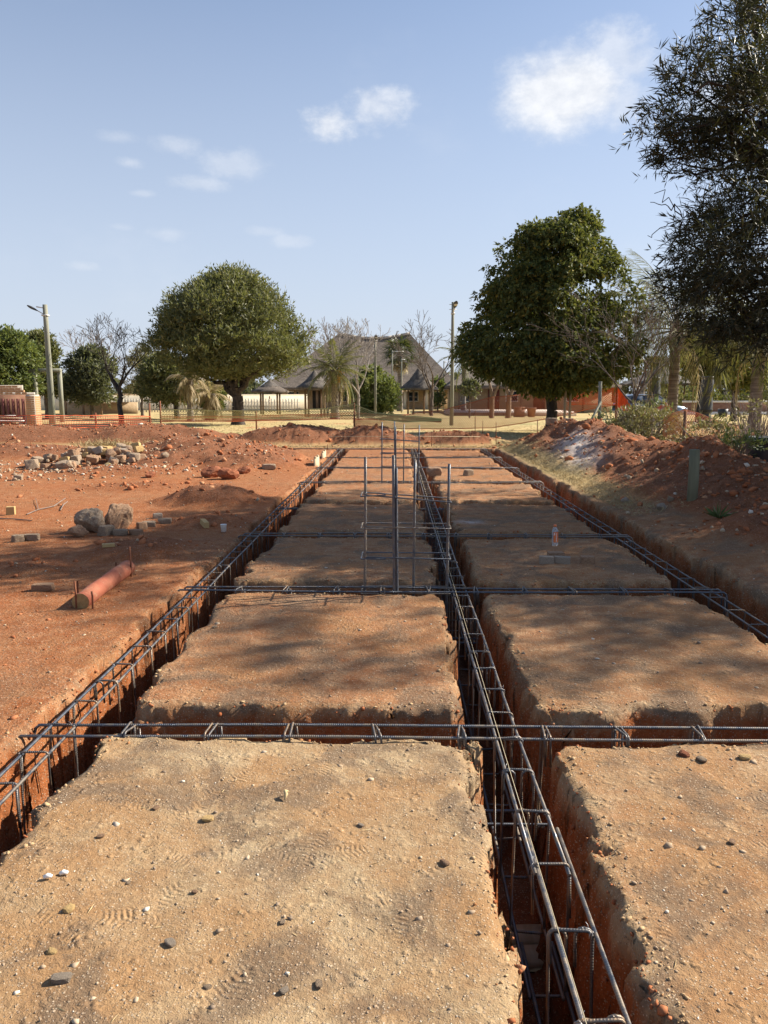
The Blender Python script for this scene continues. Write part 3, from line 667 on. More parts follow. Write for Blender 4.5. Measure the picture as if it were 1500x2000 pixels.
def bare(name, label, px, py_base, py_top, Y, spread, seed, barkm, r0=.08, levels=6, group=None, fork=.35, z0=None, lean=0., nfork=4):
    g = np.random.default_rng(seed); b = W(px, py_base, Y); top = W(px, py_top, Y); bz = gz(b.x, Y) if z0 is None else z0
    H = top.z - bz; root = empty(name, (b.x, Y, bz), label, 'tree', group); S = []; T = []
    def grow(p, d, L, r, lv):
        n = 4; q = p
        for i in range(n):
            d2 = d + g.normal(size=3) * .10 + np.array([0, 0, .04]); d = d2 / np.linalg.norm(d2); e = q + d * L / n
            (S if lv >= levels - 2 else T).append([*q, r, *e, r * .88]); q = e; r *= .88
            if lv > 0 and i in (1, 2) and g.uniform() < .65:
                sd = d + rnd_dirs(1, g)[0] * spread * 1.1; grow(q, sd / np.linalg.norm(sd), L * g.uniform(.45, .7), r * .55, lv - 2)
        if lv > 0:
            for _ in range(2 if lv < levels else nfork):
                sd = d + rnd_dirs(1, g)[0] * spread + np.array([0, 0, .12]); grow(q, sd / np.linalg.norm(sd), L * g.uniform(.62, .85), r * .68, lv - 1)
    L = H * fork; limb(S, (0, 0, -.2), (lean * L, 0, L), r0, r0 * .75, g, 6, .06)
    base = np.array([lean * L, 0, L])
    for k in range(nfork):
        a = k / nfork * 6.28 + g.uniform(0, .9); d = np.array([math.cos(a) * spread, math.sin(a) * spread, .9]); d /= np.linalg.norm(d)
        grow(base - np.array([0, 0, .08 * L * (k % 3)]), d, H * .26, r0 * .5, levels - 1)
    T = np.array(T); mx = max(T[:, 6].max(), np.array(S)[:, 6].max()); f = H / mx
    for A in (T, ):
        A[:, [2, 6]] *= f
    S = np.array(S); S[:, [2, 6]] *= f
    T[:, [3, 7]] = np.maximum(T[:, [3, 7]], .0042 * Y / 20)
    link('trunk', segs_mesh('trunk', S, 6), barkm, root); link('branches', segs_mesh('branches', T, 4), barkm, root)
    return root
def frond_mesh(name, L, sag, nleaf, ll, lw, seed, hang=.6, fan=False):
    g = np.random.default_rng(seed); t = np.linspace(0, 1, 12)
    P = np.stack([L * (t - .18 * sag * t * t), 0 * t, L * (.30 * t * (1 - .2 * sag) - .62 * sag * t ** 2.1)], 1)
    m = MB(); m.tube(P, .022 * (1 - t) + .005, 4, False)
    V0, F0 = np.vstack(m.V), np.vstack(m.F)
    if fan:
        n = nleaf; a = g.uniform(-2.2, 2.2, n); tip = P[-5]; D_ = np.stack([np.cos(a), np.sin(a), g.uniform(-.45, .25, n)], 1); Pq = np.repeat(tip[None], n, 0)
    else:
        n = nleaf * 2; s = np.tile(np.linspace(.14, 1, nleaf), 2); sd = np.repeat([1, -1], nleaf)
        Pq = np.stack([np.interp(s, t, P[:, i]) for i in range(3)], 1)
        D_ = np.stack([.55 + .5 * s, sd * (1.0 - .5 * s), -hang * (.7 + g.uniform(-.3, .5, n)) * np.ones(n)], 1)
    D_ /= np.linalg.norm(D_, axis=1)[:, None]
    S = np.cross(D_, [0, 0, 1.0]); S /= np.linalg.norm(S, axis=1)[:, None] + 1e-9
    ln = (ll * g.uniform(.75, 1.15, n) * (1 if fan else np.sin(np.pi * (.15 + .8 * s)) * .8 + .3))[:, None]; wv = lw / 2
    mid = Pq + D_ * ln * .5; tip = Pq + D_ * ln + np.array([0, 0, -1]) * ln * hang * .45
    V = np.stack([Pq, mid + S * wv, tip, mid - S * wv], 1).reshape(-1, 3); F = np.arange(4 * n).reshape(n, 4)
    return mesh_np(name, np.vstack([V0, V]), np.vstack([F0, F + len(V0)]))
def palm(name, label, px, py_base, py_neck, Y, tr, fl, nf, seed, mt, sag=(.5, 1.5), ll=.5, lw=.04, hang=.6, dry=0, drymat=None, group=None, fan=False, bulge=1.35, nleaf=34, fruit=False):
    rr = random.Random(seed); b = W(px, py_base, Y); nk = W(px, py_neck, Y); bz = gz(b.x, Y); H = nk.z - bz
    root = empty(name, (b.x, Y, bz), label, 'palm', group); m = MB(); prof = []
    for i in range(25):
        t = i / 24; r = tr * (1.25 - .35 * min(1, t * 4) + .05 * math.sin(i * 2.6)) * (bulge if t > .8 else 1) * (1.06 if i % 2 else .97); prof.append((r, t * (H + .1) - .1))
    m.lathe(prof, 12); m.build('trunk', M['palmtrunk'], root, smooth=True)
    fm = [frond_mesh('frond', fl * rr.uniform(.9, 1.1), sag[0] + (sag[1] - sag[0]) * i / 4, nleaf, ll, lw, seed * 9 + i, hang, fan) for i in range(5)]
    for f_ in fm: f_.materials.append(mt)
    for i in range(nf):
        u = i / nf; j = min(4, int(u * 5)); a = i * 2.39996 + rr.uniform(-.2, .2)
        link('frond', fm[j], None, root, (0, 0, H - .15 * u), (0, R(-62 + 85 * u + rr.uniform(-8, 8)), a), (1, 1, 1))
    if dry:
        dm = [frond_mesh('dry_frond', fl * .75, 1.5 + .3 * i, max(14, nleaf // 2), ll * .8, lw, seed * 9 + 70 + i, .9, fan) for i in range(2)]
        for f_ in dm: f_.materials.append(drymat or M['frond_dry'])
        for i in range(dry):
            link('dry_frond', dm[i % 2], None, root, (0, 0, H - .35 - .03 * i), (0, R(18 + rr.uniform(0, 22)), i * 2.4 + rr.uniform(-.3, .3)))
    if fruit:
        g = np.random.default_rng(seed); m = MB()
        for i in range(60):
            c = np.array([.25 * fl * .5, -.25, H - .45]) + g.normal(size=3) * [.14, .12, .22]; m.lathe([(.001, -.05), (.045, -.02), (.045, .02), (.001, .05)], 5, c)
        m.build('fruit_bunch', M['fruit'], root)
    return root

bg = 'evergreen trees standing round the lawn'
tree('evergreen_tree', 'big dense dark green tree with broad rounded crown right of centre', [(402, 1112, 1150), (425, 1095, 1162), (440, 985, 1172), (480, 962, 1190), (530, 945, 1222), (590, 925, 1240), (640, 905, 1242), (690, 900, 1240), (715, 915, 1228), (735, 985, 1195), (746, 1035, 1130)], 31, 1077, 11,
     M['leaf_deep'], M['barkdark'], .165, .08, 340, 620, .24, fork=2.2, group=bg, clump=(.4, .95), droop=.55, up=.1, twig=.34, fill=.3)
tree('spreading_tree', 'large round olive-green tree with forked trunk left of centre', [(535, 405, 500), (550, 380, 535), (580, 322, 565), (620, 304, 590), (660, 300, 604), (690, 308, 602), (720, 335, 592), (738, 385, 560)], 41, 465, 13,
     M['leaf_olive'], M['barkdark'], .22, .06, 340, 520, .36, fork=1.5, group=bg, clump=(.38, .95), up=.5, twig=.6, fill=.3)
tree('bright_tree', 'bright green tree at the left edge behind the brick structure', [(640, -60, 40), (660, -90, 62), (700, -100, 72), (740, -90, 70), (760, -70, 50)], 44, -20, 17, M['leaf_bright'], M['bark'], .24, .09, 130, 380, .2, group=bg, clump=(.5, .9), droop=.4)
tree('dark_tree', 'darker green tree between the bright tree and the left lamp pole', [(648, 55, 100), (680, 50, 116), (730, 48, 118), (765, 60, 112)], 50, 92, 19, M['leaf_olive'], M['bark'], .26, .08, 90, 330, .16, group=bg, clump=(.5, .85))
tree('round_tree', 'small round grey-green tree right of the left lamp pole', [(678, 160, 195), (695, 138, 222), (730, 122, 232), (765, 125, 230), (782, 150, 215)], 52, 180, 23, M['leaf_grey'], M['bark'], .24, .08, 100, 330, .16, group=bg, clump=(.5, .9))
tree('leafy_tree', 'olive tree behind the bare tree, left of the large round tree', [(690, 290, 350), (715, 270, 385), (750, 262, 392), (785, 280, 380)], 50, 345, 29, M['leaf_olive'], M['barkdark'], .24, .08, 95, 330, .2, group=bg, clump=(.5, .9))
tree('thin_tree', 'thin brownish half-bare tree right of the black bare tree', [(672, 262, 300), (700, 240, 318), (740, 232, 320), (770, 245, 310)], 58, 278, 31, M['leaf_scrub'], M['bark'], .24, .05, 60, 160, .12, group=bg, clump=(.5, .9))
tree('bushy_tree', 'bushy green shrub tree in front of the thatched hall', [(718, 705, 745), (735, 688, 770), (765, 680, 782), (790, 690, 778), (803, 700, 765)], 60, 725, 37, M['leaf_bright'], M['bark'], .24, .10, 85, 330, .12, group=bg, clump=(.5, .9))
tree('topiary_tree', 'small tree with ball-shaped crown in front of the low brick building', [(742, 905, 932), (752, 895, 942), (764, 894, 943), (772, 905, 932)], 52, 917, 41, M['leaf_grey'], M['bark'], .16, .07, 60, 330, .06, group=bg, clump=(.25, .4), twig=.15)
tree('shade_tree', 'dark low-branched tree seen behind the right-hand drums', [(640, 1340, 1420), (670, 1325, 1450), (705, 1330, 1460), (735, 1350, 1440)], 44, 1365, 43, M['leaf_deep'], M['barkdark'], .24, .10, 110, 330, .17, fork=1.9, group=bg, clump=(.5, .9), droop=.4)
tree('shade_tree', 'dark tree with forked black trunk between the drums and the right palm', [(650, 1400, 1490), (690, 1388, 1520), (725, 1395, 1500), (742, 1410, 1480)], 46, 1433, 47, M['leaf_deep'], M['barkdark'], .24, .10, 110, 330, .2, fork=1.4, group=bg, clump=(.5, .9), droop=.4)
tree('hedge_tree', 'pale green bushy tree far behind the right palm', [(690, 1420, 1560), (720, 1400, 1580), (770, 1400, 1580), (790, 1420, 1560)], 72, 1480, 53, M['leaf_grey'], M['bark'], .3, .12, 80, 200, .2, group=bg, clump=(.7, 1.2))
tree('hedge_tree', 'pale bushy tree far behind the palm beside the car', [(700, 1230, 1330), (730, 1220, 1345), (775, 1220, 1350), (790, 1240, 1340)], 85, 1290, 59, M['leaf_scrub'], M['bark'], .3, .12, 80, 160, .2, group=bg, clump=(.7, 1.2))
tree('small_tree', 'small green tree at the right end of the thatched hall', [(740, 845, 866), (760, 838, 872), (790, 842, 868)], 72, 855, 61, M['leaf_bright'], M['bark'], .22, .09, 36, 300, .07, group=bg, clump=(.3, .6))
tree('small_tree', 'small dark tree under the left side of the large round tree', [(745, 395, 430), (765, 380, 445), (795, 390, 440)], 62, 412, 67, M['leaf_deep'], M['bark'], .24, .1, 50, 300, .1, group=bg, clump=(.4, .7))

bb = 'leafless trees'
bare('bare_tree', 'black leafless tree with spreading crown left of the large round tree', 236, 812, 612, 42, .75, 3, M['barkdark'], .15, 6, bb, .38)
bare('bare_tree', 'pale leafless tree in front of the left end of the thatched hall', 700, 812, 616, 52, .65, 5, M['barkpale'], .13, 6, bb, .30)
bare('bare_tree', 'leafless tree to the right of the fan palm, beside the tall lamp pole', 843, 812, 612, 58, .62, 8, M['bark'], .17, 6, bb, .30)
bare('bare_tree', 'fine grey leafless tree just right of the small round tree', 190, 800, 640, 66, .6, 9, M['twig'], .1, 6, bb, .3)
bare('bare_tree', 'slender leafless sapling growing on the right-hand soil bank', 1234, 845, 520, 21.5, .62, 21, M['bark'], .055, 6, bb, .36, lean=.02, nfork=5)
bare('bare_tree', 'thick-trunked leafless tree behind the car roof', 1252, 790, 655, 52, .8, 14, M['barkpale'], .28, 5, bb, .33)
bare('bare_tree', 'leafless tree at the left of the thatched hall roof', 640, 812, 622, 60, .6, 25, M['twig'], .1, 6, bb, .32)

pg = 'feather palms'
palm('feather_palm', 'green palm with orange fruit in front of the thatched hall', 654, 812, 722, 50, .27, 2.6, 30, 4, M['frond'], (.5, 1.3), .6, .05, .5, 6, group=pg, fruit=True)
palm('feather_palm', 'tall palm with weeping fronds beside the car', 1312, 812, 640, 30, .21, 3.6, 34, 6, M['frond'], (.5, 1.15), .85, .03, .8, 3, group=pg, nleaf=44)
palm('feather_palm', 'thick ringed palm trunk with drooping fronds at the right edge', 1474, 815, 660, 27, .22, 3.0, 30, 8, M['frond'], (.5, 1.2), .8, .035, .8, 2, group=pg, nleaf=40)
palm('feather_palm', 'short palm with dry brown fronds left of the large round tree', 372, 808, 735, 46, .2, 1.4, 10, 10, M['frond_dry'], (.7, 1.5), .5, .05, .8, 10, group=pg)
palm('feather_palm', 'stubby palm with pale dead fronds behind the large round tree', 410, 812, 768, 48, .3, 1.5, 14, 12, M['frond_dry'], (.6, 1.6), .5, .05, .8, 12, group=pg)
palm('fan_palm', 'dark fan palm rising over the thatched hall roof', 781, 810, 690, 74, .26, 1.9, 34, 14, M['frond_dark'], (.4, 1.2), 1.0, .09, .35, 14, group=None, fan=True, nleaf=26)
palm('feather_palm', 'palm fronds drooping behind the left of the big dark green tree', 905, 815, 700, 62, .2, 2.6, 16, 16, M['frond'], (.6, 1.4), .5, .05, .6, 0, group=pg)

# the big narrow-leaved tree at the right edge, whose shade falls over the plot
def near_tree():
    g = np.random.default_rng(77); bx, by = 9.9, 12.0; bz = gz(bx, by)
    root = empty('willow_leaved_tree', (bx, by, bz), 'huge dark narrow-leaved tree filling the upper right edge', 'tree')
    # clump centres: world x, y, z, radius (edge sprays first)
    cl = []
    def sp(px, py, Y, r): p = W(px, py, Y); cl.append((p.x, p.y, p.z, r))
    for (px, py, r) in ((1352, 120, .30), (1345, 175, .36), (1330, 230, .42), (1300, 265, .34), (1275, 262, .22), (1378, 200, .38), (1360, 290, .5), (1330, 330, .42), (1395, 340, .6), (1345, 300, .4), (1430, 90, .42), (1440, 40, .42), (1475, 25, .5), (1455, 150, .5), (1430, 210, .5),
                       (1490, 110, .6), (1470, 260, .7), (1420, 300, .55), (1450, 400, .9), (1400, 420, .7), (1370, 470, .6), (1345, 470, .4), (1330, 510, .45), (1360, 545, .6), (1420, 520, .9), (1490, 360, .9), (1490, 500, 1.0), (1385, 600, .6), (1440, 610, .8), (1420, 650, .5), (1490, 620, .8), (1325, 560, .35), (1355, 610, .45), (1460, 680, .4), (1490, 200, .8)):
        for _ in range(2): sp(px + g.normal() * 8 + (34 if py > 380 else 8), py + g.normal() * 9, 10.4 + g.normal() * .45, r * .82 * g.uniform(.7, 1.0))
    n = 390; d = rnd_dirs(n, g); q = g.uniform(.25, 1, n) ** .5
    body = np.stack([10.4 + d[:, 0] * q * 3.9, 12.0 + d[:, 1] * q * 4.4, 6.6 + d[:, 2] * q * 4.6], 1)
    for p, r in zip(body, g.uniform(.5, .95, n)):
        if p[0] / max(p[1], .1) < .475 and p[2] > 3.2: continue
        if p[0] < .40 * p[1] + .2 or p[2] < 2.0: continue
        sx, sy = p[0] - 1.32 * p[2], p[1] - .535 * p[2]                 # where its shade falls
        keep = 1.0 if sy > 8.0 else (.75 if sx > 1.3 and sy > 4.6 else .10)
        if sy < 4.4: keep = .25 if sx > 1.6 else .02
        if sx < -.6 and sy < 8.0: keep = .0
        if sy > 11.0: keep = .3
        if sx < -2.0 and sy > 7.8: keep = .12
        if g.uniform() > keep: continue
        cl.append((*p, r))
    cl = np.array(cl); C = cl[:, :3] - np.array([bx, by, bz]); Rc = cl[:, 3]
    S = []; fk = np.array([0, 0, 2.0]); limb(S, (0, 0, -.3), fk, .34, .28, g, 5, .05)
    idx = g.choice(len(C), 12, replace=False); mains = [fk]
    for i in idx:
        e = fk + (C[i] - fk) * .6; limb(S, fk - np.array([0, 0, g.uniform(0, .5)]), e, .15, .06, g, 7, .25); mains.append(e)
    for i in range(len(C)):
        j = np.argmin([np.linalg.norm(C[i] - q) for q in mains]); limb(S, mains[j], C[i], .045, .008, g, 6, .3)
    # limb that reaches down to the left over the bank
    limb(S, (0, 0, 2.0), np.array(W(1470, 640, 10.6)) - [bx, by, bz], .12, .05, g, 7, .2); limb(S, np.array(W(1470, 640, 10.6)) - [bx, by, bz], np.array(W(1420, 575, 10.5)) - [bx, by, bz], .05, .015, g, 6, .25)
    link('trunk', segs_mesh('trunk', S, 6), M['barkdark'], root)
    ns = 70; V, F = clump_crown(C[:ns], Rc[:ns], g, 2900, .135, .017, .3, .25, .75, .55, .32, 11); V2, F2 = clump_crown(C[ns:], Rc[ns:], g, 1050, .16, .024, .3, .25, .75, .55, .34, 11); F = np.vstack([F, F2 + len(V)]); V = np.vstack([V, V2])
    link('crown', mesh_np('crown', V, F), M['leaf_near'], root)
    # a few bare curling twigs at the edge
    T = []
    for (a, b) in (((1400, 160), (1372, 70)), ((1330, 420), (1270, 395)), ((1340, 440), (1265, 460)), ((1375, 130), (1392, 68)), ((1350, 440), (1278, 378)), ((1330, 340), (1268, 328)), ((1322, 300), (1278, 215)), ((1345, 310), (1280, 330))):
        T = []; limb(T, np.array(W(*a, 10.5)) - [bx, by, bz], np.array(W(*b, 10.5)) - [bx, by, bz], .008, .004, g, 9, .5); link('bare_twig', segs_mesh('bare_twig', T, 4), M['barkdark'], root)
near_tree()

rt = random.Random(5)
for i, px in enumerate((-120, 20, 150, 300, 470, 560, 880, 1010, 1180, 1330, 1540, 1650)):
    tp = rt.uniform(728, 748); wd = rt.uniform(45, 80)
    tree('distant_tree', 'far-off grey-green tree in the low row along the horizon', [(tp, px - wd * .4, px + wd * .4), (tp + 12, px - wd * .8, px + wd * .8), (tp + 28, px - wd, px + wd), (tp + 42, px - wd * .8, px + wd * .8)], 118 + rt.uniform(-8, 8), px, 200 + i, M['leaf_grey'], M['bark'], .5, .22, 46, 90, .2, group='far row of trees', clump=(.9, 1.7), twig=.6)
# ------------------------------------------------------------------ lamps, huts, buildings
def lamp(label, px, pyt, Y, r, side):
    b = W(px, 800, Y); top = W(px, pyt, Y).z; bz = gz(b.x, Y); H = top - bz
    root = empty('lamp_pole', (b.x, Y, bz), label, 'lamp pole', 'timber lamp poles')
    m = MB(); m.tube([(0, 0, -.3), (.01, 0, H * .4), (0, 0, H * .75), (0, 0, H)], [r * 1.2, r * 1.05, r * .9, r * .8], 12); m.build('pole', M['pole'], root, smooth=True)
    d = Vector((-1, -.25, 0)).normalized() if side == 'left' else Vector((.12, -1, 0)).normalized()
    m = MB(); m.beam((0, 0, H - .55), Vector((0, 0, H - .55)) + d * .38 + Vector((0, 0, .22)), .05, .05); m.box((-r * 1.05, -r * 1.05, H - .6), (r * 1.05, r * 1.05, H - .52)); m.build('bracket', M['steel_grey'], root)
    c = Vector((0, 0, H - .55)) + d * .34 + Vector((0, 0, .20))
    ang = math.atan2(d.y, d.x)
    # lamp head: flattened pod
    prof = []; m = MB(); n = 12
    for i in range(n + 1):
        t = i / n; prof.append((max(.002, .13 * math.sin(math.pi * min(1, t * .92 + .04)) ** .6 * (.6 + .6 * t)), t * .62))
    m.lathe(prof, 12); V = m.V[0].copy(); V[:, 1] *= .55; m.V[0] = V[:, [2, 0, 1]]
    h = m.build('lamp_head', M['charcoal'], root, c, True, (0, R(-28), ang))
    l = MB(); l.lathe([(.002, 0), (.085, .004), (.095, .012), (.002, .014)], 12); o = l.build('lens', M['lamp_lens'], h, (.40, 0, -.072))
    m = MB(); m.box((.28, -.05, -.02), (.30, .05, .0)) if False else None
    if side == 'left':
        m = MB(); m.beam((0, 0, H - .18), (-.42, -.1, H - .12), .16, .05); m.build('solar_arm', M['steel_grey'], root)
    else:
        
        for dz in (.12, .36): m = MB(); m.beam((-.18, 0, H - dz), (.18, 0, H - dz), .03, .03); m.build('cross_arm', M['steel_grey'], root)
lamp('left timber lamp pole with its lamp tilted to the left', 101, 595, 42, .15, 'left')
lamp('tall timber lamp pole just left of the big dark green tree', 882, 590, 40, .088, 'front')
lamp('distant thin lamp pole in front of the thatched hall', 733, 655, 58, .09, 'front')

def round_roof(m, R_, zt, ze, n=24, seed=0, cap=True):
    g = np.random.default_rng(seed); H = zt - ze
    prof = [(R_ * .97, ze - .12), (R_, ze - .05), (R_ * .99, ze + .04), (R_ * .72, ze + H * .22), (R_ * .45, ze + H * .45), (R_ * .22, ze + H * .70), (R_ * .1, ze + H * .9), (.04, zt)]
    m.lathe(prof, n); V = m.V[-1]; V += g.normal(size=V.shape) * .018 * R_ * .5; m.V[-1] = V
    m.lathe([(R_ * .96, ze - .1), (R_ * .5, ze + H * .33), (.03, ze + H * .8)], n)
def hut(label, px, pyt, pye, Y, wpx, name='thatched_umbrella', nposts=4, dark=True):
    c = W(px, 790, Y); zt = W(px, pyt, Y).z; ze = W(px, pye, Y).z; bz = gz(c.x, Y); R_ = (W(px + wpx / 2, 760, Y) - W(px - wpx / 2, 760, Y)).length / 2
    root = empty(name, (c.x, Y, bz), label, 'thatched shelter', 'thatched shelters')
    m = MB(); round_roof(m, R_, zt - bz, ze - bz, 28, int(px)); rf = m.build('thatch_roof', M['thatch_dark' if dark else 'thatch'], root, smooth=True)
    H = zt - ze
    m = MB(); m.lathe([(R_ * .50, zt - bz - H * .58), (R_ * .33, zt - bz - H * .36), (R_ * .14, zt - bz - H * .12), (.02, zt - bz + .06)], 20); m.build('roof_cap', M['thatch_dark'], rf, smooth=True)
    for k in range(nposts):
        a = (k + .5) / nposts * 6.283 + .3; x, y = R_ * .62 * math.cos(a), R_ * .62 * math.sin(a)
        q = MB(); q.tube([(x, y, -.2), (x, y, ze - bz + H * .26)], .075, 8); q.build('post', M['polebrown'], root, smooth=True)
    m = MB(); m.box((-.05, -R_ * .55, ze - bz + .02), (.05, R_ * .55, ze - bz + .12)); m.box((-R_ * .55, -.05, ze - bz - .085), (R_ * .55, .05, ze - bz + .015)); m.build('tie_beam', M['polebrown'], root)
    return root
hut('small dark thatched umbrella right of the large round tree', 615, 724, 757, 55, 72)
hut('thatched umbrella in front of the right end of the thatched hall', 818, 718, 759, 63, 76)
hut('low thatched umbrella behind the drums at the right', 1400, 728, 756, 72, 62)
hut('thatched shelter half hidden behind the trunk of the large round tree', 528, 742, 764, 62, 74, dark=False)
hut('round thatched shelter roof behind the car', 1286, 712, 750, 76, 150, nposts=6)

def hipped(root, x0, x1, ya, yb, ze, zr, hipl, hipr, mt, over=.35, nm='thatch_roof', dip=.25):
    """curved thatched hip roof with real thickness"""
    nu, nv = 25, 9; V = []; F = []
    for side in (-1, 1):
        base = len(V)
        for j in range(nv):
            t = j / (nv - 1)
            for i in range(nu):
                s = i / (nu - 1); xe = x0 + (x1 - x0) * s; xr = x0 + hipl + (x1 - hipr - x0 - hipl) * s
                x = xe + (xr - xe) * t; y = (ya if side < 0 else yb) * (1 - t) + (ya + yb) / 2 * t
                zz = ze + (zr - ze) * (t ** 1.12) - dip * math.sin(math.pi * s) * t; V.append((x, y, zz))
        for j in range(nv - 1):
            for i in range(nu - 1):
                q = [base + j * nu + i, base + j * nu + i + 1, base + (j + 1) * nu + i + 1, base + (j + 1) * nu + i]; F.append(q if side < 0 else q[::-1])
    for e, xx, hp in ((0, x0, hipl), (nu - 1, x1, -hipr)):
        base = len(V)
        for j in range(nv):
            t = j / (nv - 1)
            for i in range(9):
                s = i / 8; y = ya * (1 - t) + (ya + yb) / 2 * t + ((yb - ya) * (1 - t)) * s; V.append((xx + hp * t, y, ze + (zr - ze) * (t ** 1.12)))
        for j in range(nv - 1):
            for i in range(8):
                q = [base + j * 9 + i, base + j * 9 + i + 1, base + (j + 1) * 9 + i + 1, base + (j + 1) * 9 + i]; F.append(q if e else q[::-1])
    m = MB(); m.add(V, F); m.box((x0, ya, ze - .28), (x1, yb, ze - .003)); return m.build(nm, mt, root, smooth=False)
def window(parent, x, y, z, wd, ht, fm='white'):
    f = MB(); t = .07
    f.box((x - wd / 2, y - .06, z), (x + wd / 2, y, z + t)); f.box((x - wd / 2, y - .06, z + ht - t), (x + wd / 2, y, z + ht)); f.box((x - wd / 2, y - .06, z + t), (x - wd / 2 + t, y, z + ht - t)); f.box((x + wd / 2 - t, y - .06, z + t), (x + wd / 2, y, z + ht - t))
    w_ = f.build('window', M[fm], parent); g = MB(); g.box((x - wd / 2 + t, y - .03, z + t), (x + wd / 2 - t, y - .005, z + ht - t)); g.build('pane', M['car_glass'], w_); return w_
# the big hall
Y = 84
a = W(520, 790, Y); b = W(893, 790, Y); root = empty('thatched_hall', (a.x, Y, 0), 'large hall with a tall weathered thatched roof in the centre background', 'building')
w_ = b.x - a.x; zr = W(660, 652, Y + 7).z; ze = 2.3
rf = hipped(root, -.6, w_ + .6, -2, 16, ze, zr, (W(662, 790, Y + 7).x - a.x) + .6, w_ + .6 - (W(800, 790, Y + 7).x - a.x), M['thatch'], dip=.55)
m = MB(); xl, xr = W(662, 790, Y + 7).x - a.x, W(800, 790, Y + 7).x - a.x
for i in range(8):
    t0, t1 = i / 8, (i + 1) / 8; f = lambda t: (xl + (xr - xl) * t, 7, zr - .55 * math.sin(math.pi * t) + .05)
    m.beam(f(t0), f(t1), .5, .28)
m.build('ridge_cap', M['cement'], rf)
m = MB(); m.box((1.5, 1.2, 0), (w_ - 1, 14, ze - .2)); m.build('wall', M['brick_tan'], root)
for k in range(9):
    x = 1.0 + k * (w_ - 2) / 8
    m = MB(); m.tube([(x, -1.2, -.1), (x, -1.2, ze - .25)], .16, 8); m.build('column', M['cream' if k > 5 else 'polebrown'], root, smooth=True)
for k in range(7):
    x = 2.8 + k * (w_ - 5) / 6
    if k % 3 == 1:
        d_ = MB(); d_.box((x - .5, 1.14, 0), (x + .5, 1.195, 2.0)); d_ = d_.build('door', M['dark'], root)
        h_ = MB(); h_.box((x + .35, 1.09, .95), (x + .42, 1.135, 1.07)); h_.build('handle', M['steel_grey'], d_)
    else: window(root, x, 1.19, .8, 1.3, 1.1)
# low wing to the right with tan brick walls
Y = 68
a = W(884, 790, Y); b = W(1205, 790, Y); w_ = b.x - a.x; root = empty('brick_building', (a.x, Y, 0), 'low tan brick building with thatched roof behind the big dark green tree', 'building')
hipped(root, -.5, w_, -1.2, 8.0, 2.35, 4.1, 2.2, 2.2, M['thatch'])
m = MB(); m.box((0, .3, 0), (w_ - .4, 7, 2.2)); m.build('wall', M['brick_tan'], root)
window(root, 1.1, .29, .95, .9, .95); window(root, 5.2, .29, .95, 1.1, .95); window(root, 10.5, .29, .95, 1.1, .95)
for x in (3.6, 7.6):
    d_ = MB(); d_.box((x - .5, .23, 0), (x + .5, .295, 2.0)); d_ = d_.build('door', M['maroon'], root); h_ = MB(); h_.box((x + .34, .18, .95), (x + .4, .225, 1.07)); h_.build('handle', M['steel_grey'], d_)
for k in range(6):
    q = MB(); x = .5 + k * (w_ - 1) / 5; q.tube([(x, -.9, -.1), (x, -.9, 2.1)], .11, 8); q.build('post', M['polebrown'], root, smooth=True)
a = W(878, 803, 60); b = W(1110, 803, 60)
m = MB(); m.box((a.x, 58, -.2), (b.x, 67, .32)); tag(m.build('terrace', M['paving']), kind='structure')
m = MB(); m.box((a.x - .1, 57.72, -.2), (b.x + .1, 57.99, .24)); tag(m.build('terrace_edge', M['polebrown']), kind='structure')
for px, r_, l in ((960, .22, 'left of the two brown tree trunks behind the net'), (992, .25, 'right of the two brown tree trunks behind the net, forked')):
    p = W(px, 812, 52); g = np.random.default_rng(px); root = empty('pruned_tree', (p.x, 52, 0), l, 'tree', 'pruned trunks behind the net'); S = []
    limb(S, (0, 0, -.2), (.05, 0, 1.5), r_ * .8, r_ * .6, g, 5, .05); limb(S, (.05, 0, 1.3), (-.5, .2, 3.6), r_ * .5, r_ * .2, g, 5, .1); limb(S, (.05, 0, 1.3), (.9, 0, 3.4), r_ * .5, r_ * .2, g, 5, .1)
    link('trunk', segs_mesh('trunk', S, 8), M['polebrown'], root)
for px, l in ((1014, 'square brown planter box on the terrace, left of the round pot'), (1038, 'tapered brown pot on the terrace beside the square planter')):
    p = W(px, 806, 55); m = MB()
    if px == 1014: m.box((-.33, -.33, 0), (.33, .33, .62)); m.box((-.37, -.37, .623), (.37, .37, .70))
    else: m.lathe([(.02, 0), (.22, 0), (.33, .55), (.36, .57), (.36, .66), (.29, .66), (.26, .5), (.02, .5)], 16)
    tag(m.build('planter', M['brick_red'], loc=(p.x, 55, 0)), l, 'planter')
# cream boundary wall and picket fence far left
a = W(-300, 800, 78); b = W(600, 800, 78); m = MB(); m.box((a.x, 78, -.2), (b.x, 78.25, W(0, 772, 78).z)); m.box((a.x - .05, 77.95, W(0, 772, 78).z + .002), (b.x + .05, 78.3, W(0, 772, 78).z + .1)); tag(m.build('boundary_wall', M['cream']), 'long cream boundary wall seen between the trees at left', 'wall')
a = W(212, 800, 70); b = W(590, 800, 70); zt = W(0, 778, 70).z
root = empty('picket_fence', (a.x, 70, 0), 'pale picket fence in front of the cream wall behind the large round tree', 'fence')
m = MB(); n = int((b.x - a.x) / .26)
for i in range(n): x = i * .26; m.box((x, 0, -.1), (x + .11, .03, zt - .05 + .03 * (i % 2)))
o = m.build('picket', M['cream'], root); o['kind'] = 'stuff'
for z in (.3, zt - .35): m = MB(); m.box((-.1, .035, z), (n * .26, .08, z + .08)); m.build('rail', M['cream'], root)
